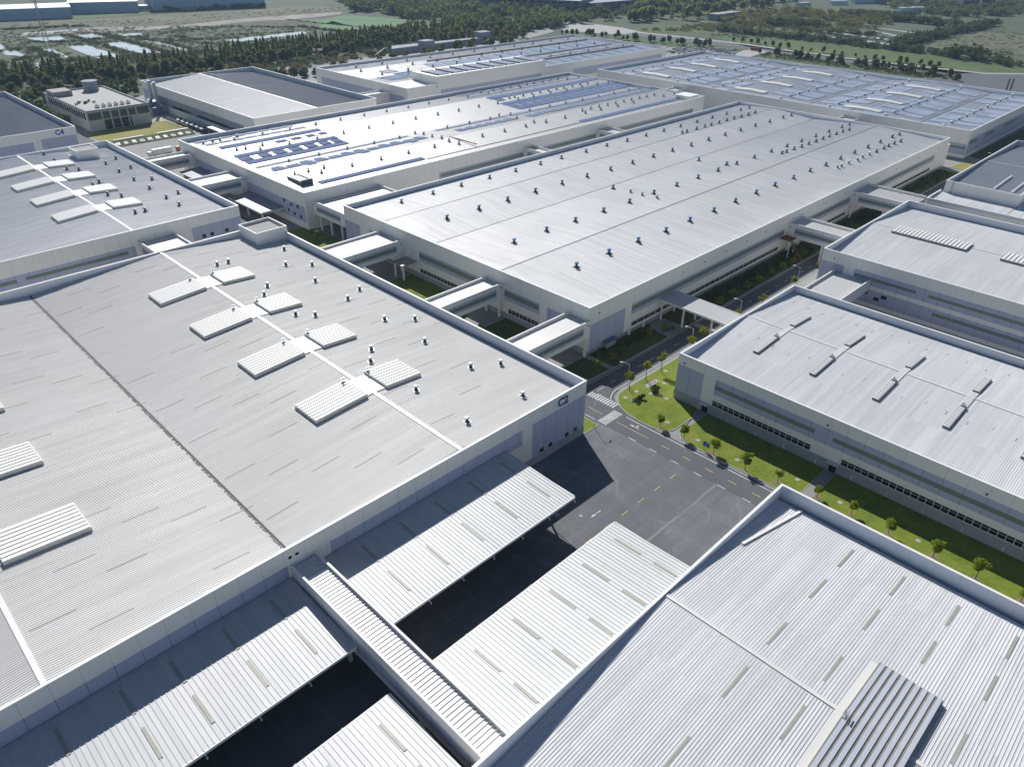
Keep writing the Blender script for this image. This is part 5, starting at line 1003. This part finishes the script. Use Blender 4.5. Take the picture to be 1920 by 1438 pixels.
p = fill([(1180,44),(1180,10),(1300,-14),(1560,-14),(1480,8),(1400,22),(1330,36)], 330, 5); mass('woodland', p, np.random.default_rng(3).uniform(14,22,len(p)), CONE+BLOB, M['conifer'], 1.2, 240)
p = fill([(1330,30),(1500,18),(1560,26),(1700,40),(1640,50),(1450,52),(1330,44)], 200, 6); mass('scrub', p, np.random.default_rng(4).uniform(5,11,len(p)), LOW, M['autumn'], 1.2, 180)
p = fill([(1640,14),(1700,-14),(1960,-14),(1960,30),(1790,34)], 300, 7); mass('woodland', p, np.random.default_rng(5).uniform(8,15,len(p)), LOW, M['wood'], 1.2, 180)
p = fill([(200,10),(300,-10),(200,-18),(60,-10)], 120, 8); mass('woodland', p, np.random.default_rng(6).uniform(8,13,len(p)), BLOB, M['wood'], 1.2, 160)
for i, (path, h0, h1, j) in enumerate([([(1580,30),(1700,42),(1790,50)], 9, 14, 6), ([(1345,58),(1440,68),(1560,80),(1690,96),(1770,104)], 6, 11, 5), ([(1680,88),(1730,76),(1790,62),(1860,48)], 8, 13, 5), ([(1790,108),(1850,112)], 11, 18, 6), ([(1500,60),(1650,66)], 4, 7, 4), ([(1860,118),(1920,126)], 7, 12, 5), ([(1440,48),(1540,52)], 8, 13, 6),
    ([(120,66),(170,78),(250,104)], 1.5, 2.9, 3), ([(185,64),(240,78),(310,98)], 1.5, 2.9, 3), ([(255,70),(330,84),(370,96)], 1.8, 3.1, 3), ([(60,80),(150,78),(230,70),(280,68)], 1.5, 3.1, 3), ([(0,96),(60,92),(110,108)], 2.0, 3.6, 5), ([(130,86),(240,76),(300,74),(420,84)], 1.2, 2.6, 3), ([(310,62),(430,50),(560,52)], 1.2, 2.6, 5), ([(0,57),(100,52),(160,50)], 2.0, 3.6, 3), ([(540,38),(640,48),(700,52)], 1.0, 2.1, 2), ([(720,27),(810,38)], 3, 5, 2), ([(420,66),(560,60)], 1.0, 2.1, 3), ([(310,20),(360,22),(420,16),(500,12)], 4, 8, 4), ([(40,112),(100,104)], 2.0, 3.6, 5), ([(330,70),(360,76),(440,72)], 1.5, 3.1, 5), ([(560,50),(620,58),(650,62)], 2.0, 3.6, 3), ([(1600,24),(1720,30)], 5, 8, 2)]): hedge('hedgerow', path, 4.2 if h1 > 6 else 2.6, j*.8, h0, h1, 200+i, 'shrub', 1.2 if h1 > 6 else 1.7)
PONDS = [[at(a/3, c/3) for a, c in p] for p in ponds['water']]
def inside(q, P):
    r_ = False; j = len(P)-1
    for i in range(len(P)):
        if (P[i][1] > q[1]) != (P[j][1] > q[1]) and q[0] < (P[j][0]-P[i][0])*(q[1]-P[i][1])/(P[j][1]-P[i][1])+P[i][0]: r_ = not r_
        j = i
    return r_
def scrub(poly, n, seed, h0, h1, m, wd=1.6, keep=170): p = [q for q in fill(poly, n, seed) if not any(inside(q, P) for P in PONDS)]; mass('scrub', p, np.random.default_rng(seed).uniform(h0, h1, len(p)), LOW, M[m], wd, keep)
M['purple'] = leaf_mat('purple_shrub', (.075,.05,.05), (.15,.12,.07), .05, .35)
belt = [(0,178),(0,118),(200,110),(400,92),(560,74),(860,54),(985,64),(860,84),(600,124),(520,148),(420,126),(280,146),(140,176)]
scrub(belt, 420, 31, 2.5, 5.5, 'shrub'); scrub(belt, 260, 32, 2.5, 5.0, 'purple'); scrub(belt, 220, 33, 3, 6, 'autumn')
scrub([(0,114),(0,58),(330,50),(560,48),(610,64),(400,92),(150,118)], 900, 34, .8, 2.6, 'shrub', 2.2, 90); scrub([(0,58),(330,46),(640,22),(640,14),(470,22),(140,42),(0,48)], 420, 35, .5, 1.6, 'purple', 2.6, 60)
scrub([(1330,64),(1500,60),(1690,72),(1690,92),(1480,78),(1340,70)], 420, 36, .8, 2.4, 'shrub', 2.2, 90); scrub([(1200,58),(1330,46),(1640,50),(1640,58),(1330,60)], 380, 37, 1.5, 5, 'autumn', 1.6, 120); scrub([(1720,88),(1840,58),(1940,64),(1940,108),(1850,102)], 260, 38, .5, 1.8, 'shrub', 2.6, 60)
scrub([(1440,100),(1613,121),(1747,137),(1800,146),(1790,152),(1680,138),(1480,113),(1420,104)], 260, 39, .8, 2.6, 'shrub', 1.8, 120)
# far sheds and offices
def shed(label, base_px, depth, h, m, roof, hh=0, cat='building', win=None):
    (ax, ay), (bx, by) = at(*base_px[0]), at(*base_px[1]); d = np.array([bx-ax, by-ay]); L = np.linalg.norm(d); d /= L; n_ = np.array([-d[1], d[0]])
    if n_ @ np.array([ax, ay]) < 0: n_ = -n_
    rt = thing('far_building', label, cat, (ax, ay, -.3)); A = np.array([ax, ay]); P = [A, A+d*L, A+d*L+n_*depth, A+n_*depth]
    b = MB(); b.prism([tuple(p) for p in P], -.3, h); b.build('wall', m, rt)
    b = MB(); c = (P[0]+P[2])/2; b.prism([tuple(c+(p-c)*1.01) for p in P], h, h+.5); b.build('roof', roof, rt)
    if win:
        ang = math.atan2(d[1], d[0])
        for r_ in range(win[1]):
            for i in range(win[0]):
                q = A+d*(L*(i+.5)/win[0])-n_*.05; b = MB(); b.rbox(q[0], q[1], ang, L/win[0]*.6, .3, h*(r_+.3)/win[1], h*(r_+.72)/win[1]); b.build('window', M['glass'], rt)
    return rt
FB = mat('far_wall_blue', (.40,.51,.62), .6); FW_ = mat('far_roof_white', (.62,.64,.66), .4, .2); FD = mat('far_wall_dark', (.13,.165,.22), .6)
shed('long blue grey factory shed at the top left corner with white roof', ((-60,42),(137,34)), 70, 13, FB, FW_)
shed('second blue grey factory shed at the top left, behind the first', ((130,27),(262,23)), 110, 14, FB, FW_)
shed('small white gatehouse between the two pale sheds at the top left', ((264,22),(281,21)), 15, 7, M['white'], FW_, 0, 'building', (4, 1))
shed('tall pale blue windowless block at the top edge left of centre', ((290,20),(498,12)), 120, 34, mat('pale_block', (.46,.60,.70), .6), FW_)
shed('dark grey office block at the top centre with a flat pale roof', ((900,22),(1085,31)), 80, 20, FD, FW_, 0, 'building', (14, 3))
shed('long dark low office at the top, right of the flat roofed block', ((1110,28),(1320,8)), 40, 15, FD, M['plinth'], 0, 'building', (16, 3))
shed('pale unfinished concrete block in the scrub at the top right', ((1345,40),(1388,34)), 16, 8, M['plinth'], M['pave'], 0, 'building', (8, 2))
for i, (x0, x1, yb, hh) in enumerate([(1722,1740,13,26),(1802,1834,15,34),(1838,1862,14,38),(1640,1662,8,20)]): shed('grey apartment tower in the haze at the top right, %s from the left' % ['second','third','fourth','first'][i], ((x0,yb),(x1,yb)), 18, hh, M['concrete'], M['plinth'], 0, 'tower block', (4, 6))
for i, (x0, x1, yb) in enumerate([(1690,1712,24),(1706,1735,23),(1560,1590,10),(1602,1650,8),(1500,1520,14)]): shed(['small pale house with bluish walls among the far fields','small white house with blue gable among the far fields','long pale shed at the top right','blue roofed shed at the top right','small pale roofed shed by the far dark wood'][i], ((x0,yb),(x1,yb-.5)), 12, 6, M['white'] if i < 3 else FB, FW_)
gt = thing('entrance_building', 'long low white building with rooftop houses behind the far solar hall', 'building', (520, 620, 0))
b = MB(); b.prism([at(735,104),at(905,82),at(905,80),at(735,98)], 0, 6); b.build('wall', M['plinth'], gt)
x, y = at(800,96); b = MB(); b.box(x-7, x+7, y-6, y+6, 6, 10.5); b.build('stair_house', M['plinth'], gt); x, y = at(905,80); b = MB(); b.box(x-8, x+8, y-6, y+6, 6, 11.5); b.build('stair_house', M['plinth'], gt)
P = [at(720,104), at(700,107)]; b = MB(); b.add([(*P[0],6),(*P[1],.5),(P[1][0]+8,P[1][1]+8,.5),(P[0][0]+8,P[0][1]+8,6)], [(0,1,2,3)]); b.add([(*P[0],5.6),(*P[1],.1),(P[1][0]+8,P[1][1]+8,.1),(P[0][0]+8,P[0][1]+8,5.6)], [(3,2,1,0)]); b.build('sloping_roof', M['white'], gt)
gs = thing('red_gantry', 'dark red steel gantry frame at the right edge beyond the panel hall', 'gantry', (*at(1893,172), 0)); x, y = at(1893,172)
b = MB(); [b.box(x+i, x+i+.5, y+j, y+j+.5, 0, 10) for i in (0, 3) for j in (0, 3)]; b.build('leg', M['rust'], gs); b = MB(); b.box(x+3, x+26, y-10, y-9.4, 8.5, 9.2); b.box(x+3, x+26, y-10, y-9.4, 6.6, 7.1); [b.tube((x+3+i*2.3, y-9.7, 6.8), (x+5.3+i*2.3, y-9.7, 8.8), .2) for i in range(10)]; b.build('truss', M['rust'], gs)
def pylon(label, px_, py_, h, w0):
    x, y = at(px_, py_); rt = thing('power_pylon', label, 'pylon', (x, y, -.3)); b = MB()
    for i in range(6):
        z0, z1 = h*i/6, h*(i+1)/6; a, c = w0*(1-.8*i/6), w0*(1-.8*(i+1)/6)
        for sx, sy in ((-1,-1),(1,-1),(1,1),(-1,1)):
            b.tube((x+sx*a, y+sy*a, z0), (x+sx*c, y+sy*c, z1), .22, 4); b.tube((x+sx*a, y+sy*a, z0), (x-sy*c, y+sx*c, z1), .13, 4)
    b.build('lattice', M['steel'], rt); b = MB(); [b.tube((x-w0*1.6, y+w0*.8, z), (x+w0*1.6, y-w0*.8, z), .2, 4) for z in (h*.8, h*.98)]; b.build('cross_arm', M['steel'], rt)
pylon('thin grey power pylon standing among the ponds at the upper left', 97, 112, 52, 2.6); pylon('thin grey power pylon beside the tree row in the far right fields', 1774, 70, 42, 3.0)
for i, dx in enumerate((0, 5, 10)):
    x, y = at(590+dx*.9, 123); fp = thing('flagpole', ['flagpole with a white flag, left of three','flagpole with a red flag, middle of three','flagpole with a white flag, right of three'][i], 'flagpole', (x, y, 0), 'flagpoles by the far solar hall')
    b = MB(); b.ring(x, y, [(.12, 0), (.07, 15)], 6); b.build('pole', M['white'], fp); b = MB()
    for j in range(4): b.add([(x+j*.9, y-j*.7, 13+.1*math.sin(j*2)), (x+(j+1)*.9, y-(j+1)*.7, 13+.1*math.sin(j*2+2)), (x+(j+1)*.9, y-(j+1)*.7, 15+.1*math.sin(j*2+2)), (x+j*.9, y-j*.7, 15+.1*math.sin(j*2))], [(0,1,2,3)])
    b.build('flag', M['red'] if i == 1 else M['white'], fp)
# parked cars beyond the far solar hall
b = MB(); b.add([(-2.1,-.85,.3),(2.1,-.85,.3),(2.1,.85,.3),(-2.1,.85,.3),(-2.1,-.85,.85),(2.1,-.85,.85),(2.1,.85,.85),(-2.1,.85,.85),(-1.6,-.72,1.4),(.7,-.72,1.4),(.7,.72,1.4),(-1.6,.72,1.4)], [(0,1,5,4),(1,2,6,5),(2,3,7,6),(3,0,4,7),(8,9,10,11),(0,3,2,1)], 0)
b.add([(-2.1,-.85,.85),(1.4,-.85,.85),(1.4,.85,.85),(-2.1,.85,.85),(-1.6,-.72,1.4),(.7,-.72,1.4),(.7,.72,1.4),(-1.6,.72,1.4)], [(0,1,5,4),(1,2,6,5),(2,3,7,6),(3,0,4,7)], 1); b.add([(1.4,-.85,.86),(2.1,-.85,.86),(2.1,.85,.86),(1.4,.85,.86)], [(0,1,2,3)], 0)
for xx in (-1.3, 1.3):
    for s_ in (-1, 1): b.tube((xx, s_*.7, .32), (xx, s_*.9, .32), .32, 10, 2)
cars = []
for nm, c in (('white', (.75,.75,.75)), ('silver', (.4,.42,.44)), ('dark', (.05,.06,.08))):
    o = b.build('parked_car', [mat('car_'+nm, c, .3, .2), M['glass'], M['gutter']]); tag(o, '%s car parked in the rows beyond the far solar hall' % nm, 'car', 'cars parked beyond the far solar hall'); cars.append(o)
cx0, cy0 = at(1256, 98); cx1, cy1 = at(1372, 106); n = 0
for r_ in range(7):
    for i in range(24):
        t = i/23; x = cx0+(cx1-cx0)*t+r_*8.5-8; y = cy0+(cy1-cy0)*t+r_*2.5
        if random.random() < .12 or x < 666: continue
        p = cars[random.choice((0,0,0,0,1,2))]
        if n < 3: o = cars[n]
        else: o = p.copy(); COL.objects.link(o)
        o.location = (x, y, .05); o.rotation_euler = (0, 0, R(20)+random.uniform(-.05,.05)); n += 1
bs = thing('bus', 'red bus on the far road at the junction behind the panel hall', 'bus', (*at(1416, 96), 0)); x, y = at(1416, 96)
b = MB(); b.rbox(x, y, R(-78), 11, 2.5, .5, 3.2); b.build('body', M['red'], bs); b = MB(); b.rbox(x, y, R(-78), 10.4, 2.56, 1.7, 2.6); b.build('window_band', M['glass'], bs)

# ================================================================== AIR
b = MB(); b.box(-3490, 4990, -1490, 5990, -1.4, 126.0); hz = b.build('haze', mat('haze_air', (1,1,1)))
m = hz.data.materials[0]; t = m.node_tree; t.nodes.remove(t.nodes['Principled BSDF']); pv = t.nodes.new('ShaderNodeVolumePrincipled')
pv.inputs['Color'].default_value = (.50, .72, 1.0, 1); pv.inputs['Density'].default_value = HAZE; pv.inputs['Anisotropy'].default_value = 0.2
t.links.new(pv.outputs[0], [q for q in t.nodes if q.type == 'OUTPUT_MATERIAL'][0].inputs['Volume']); tag(hz, kind='stuff')
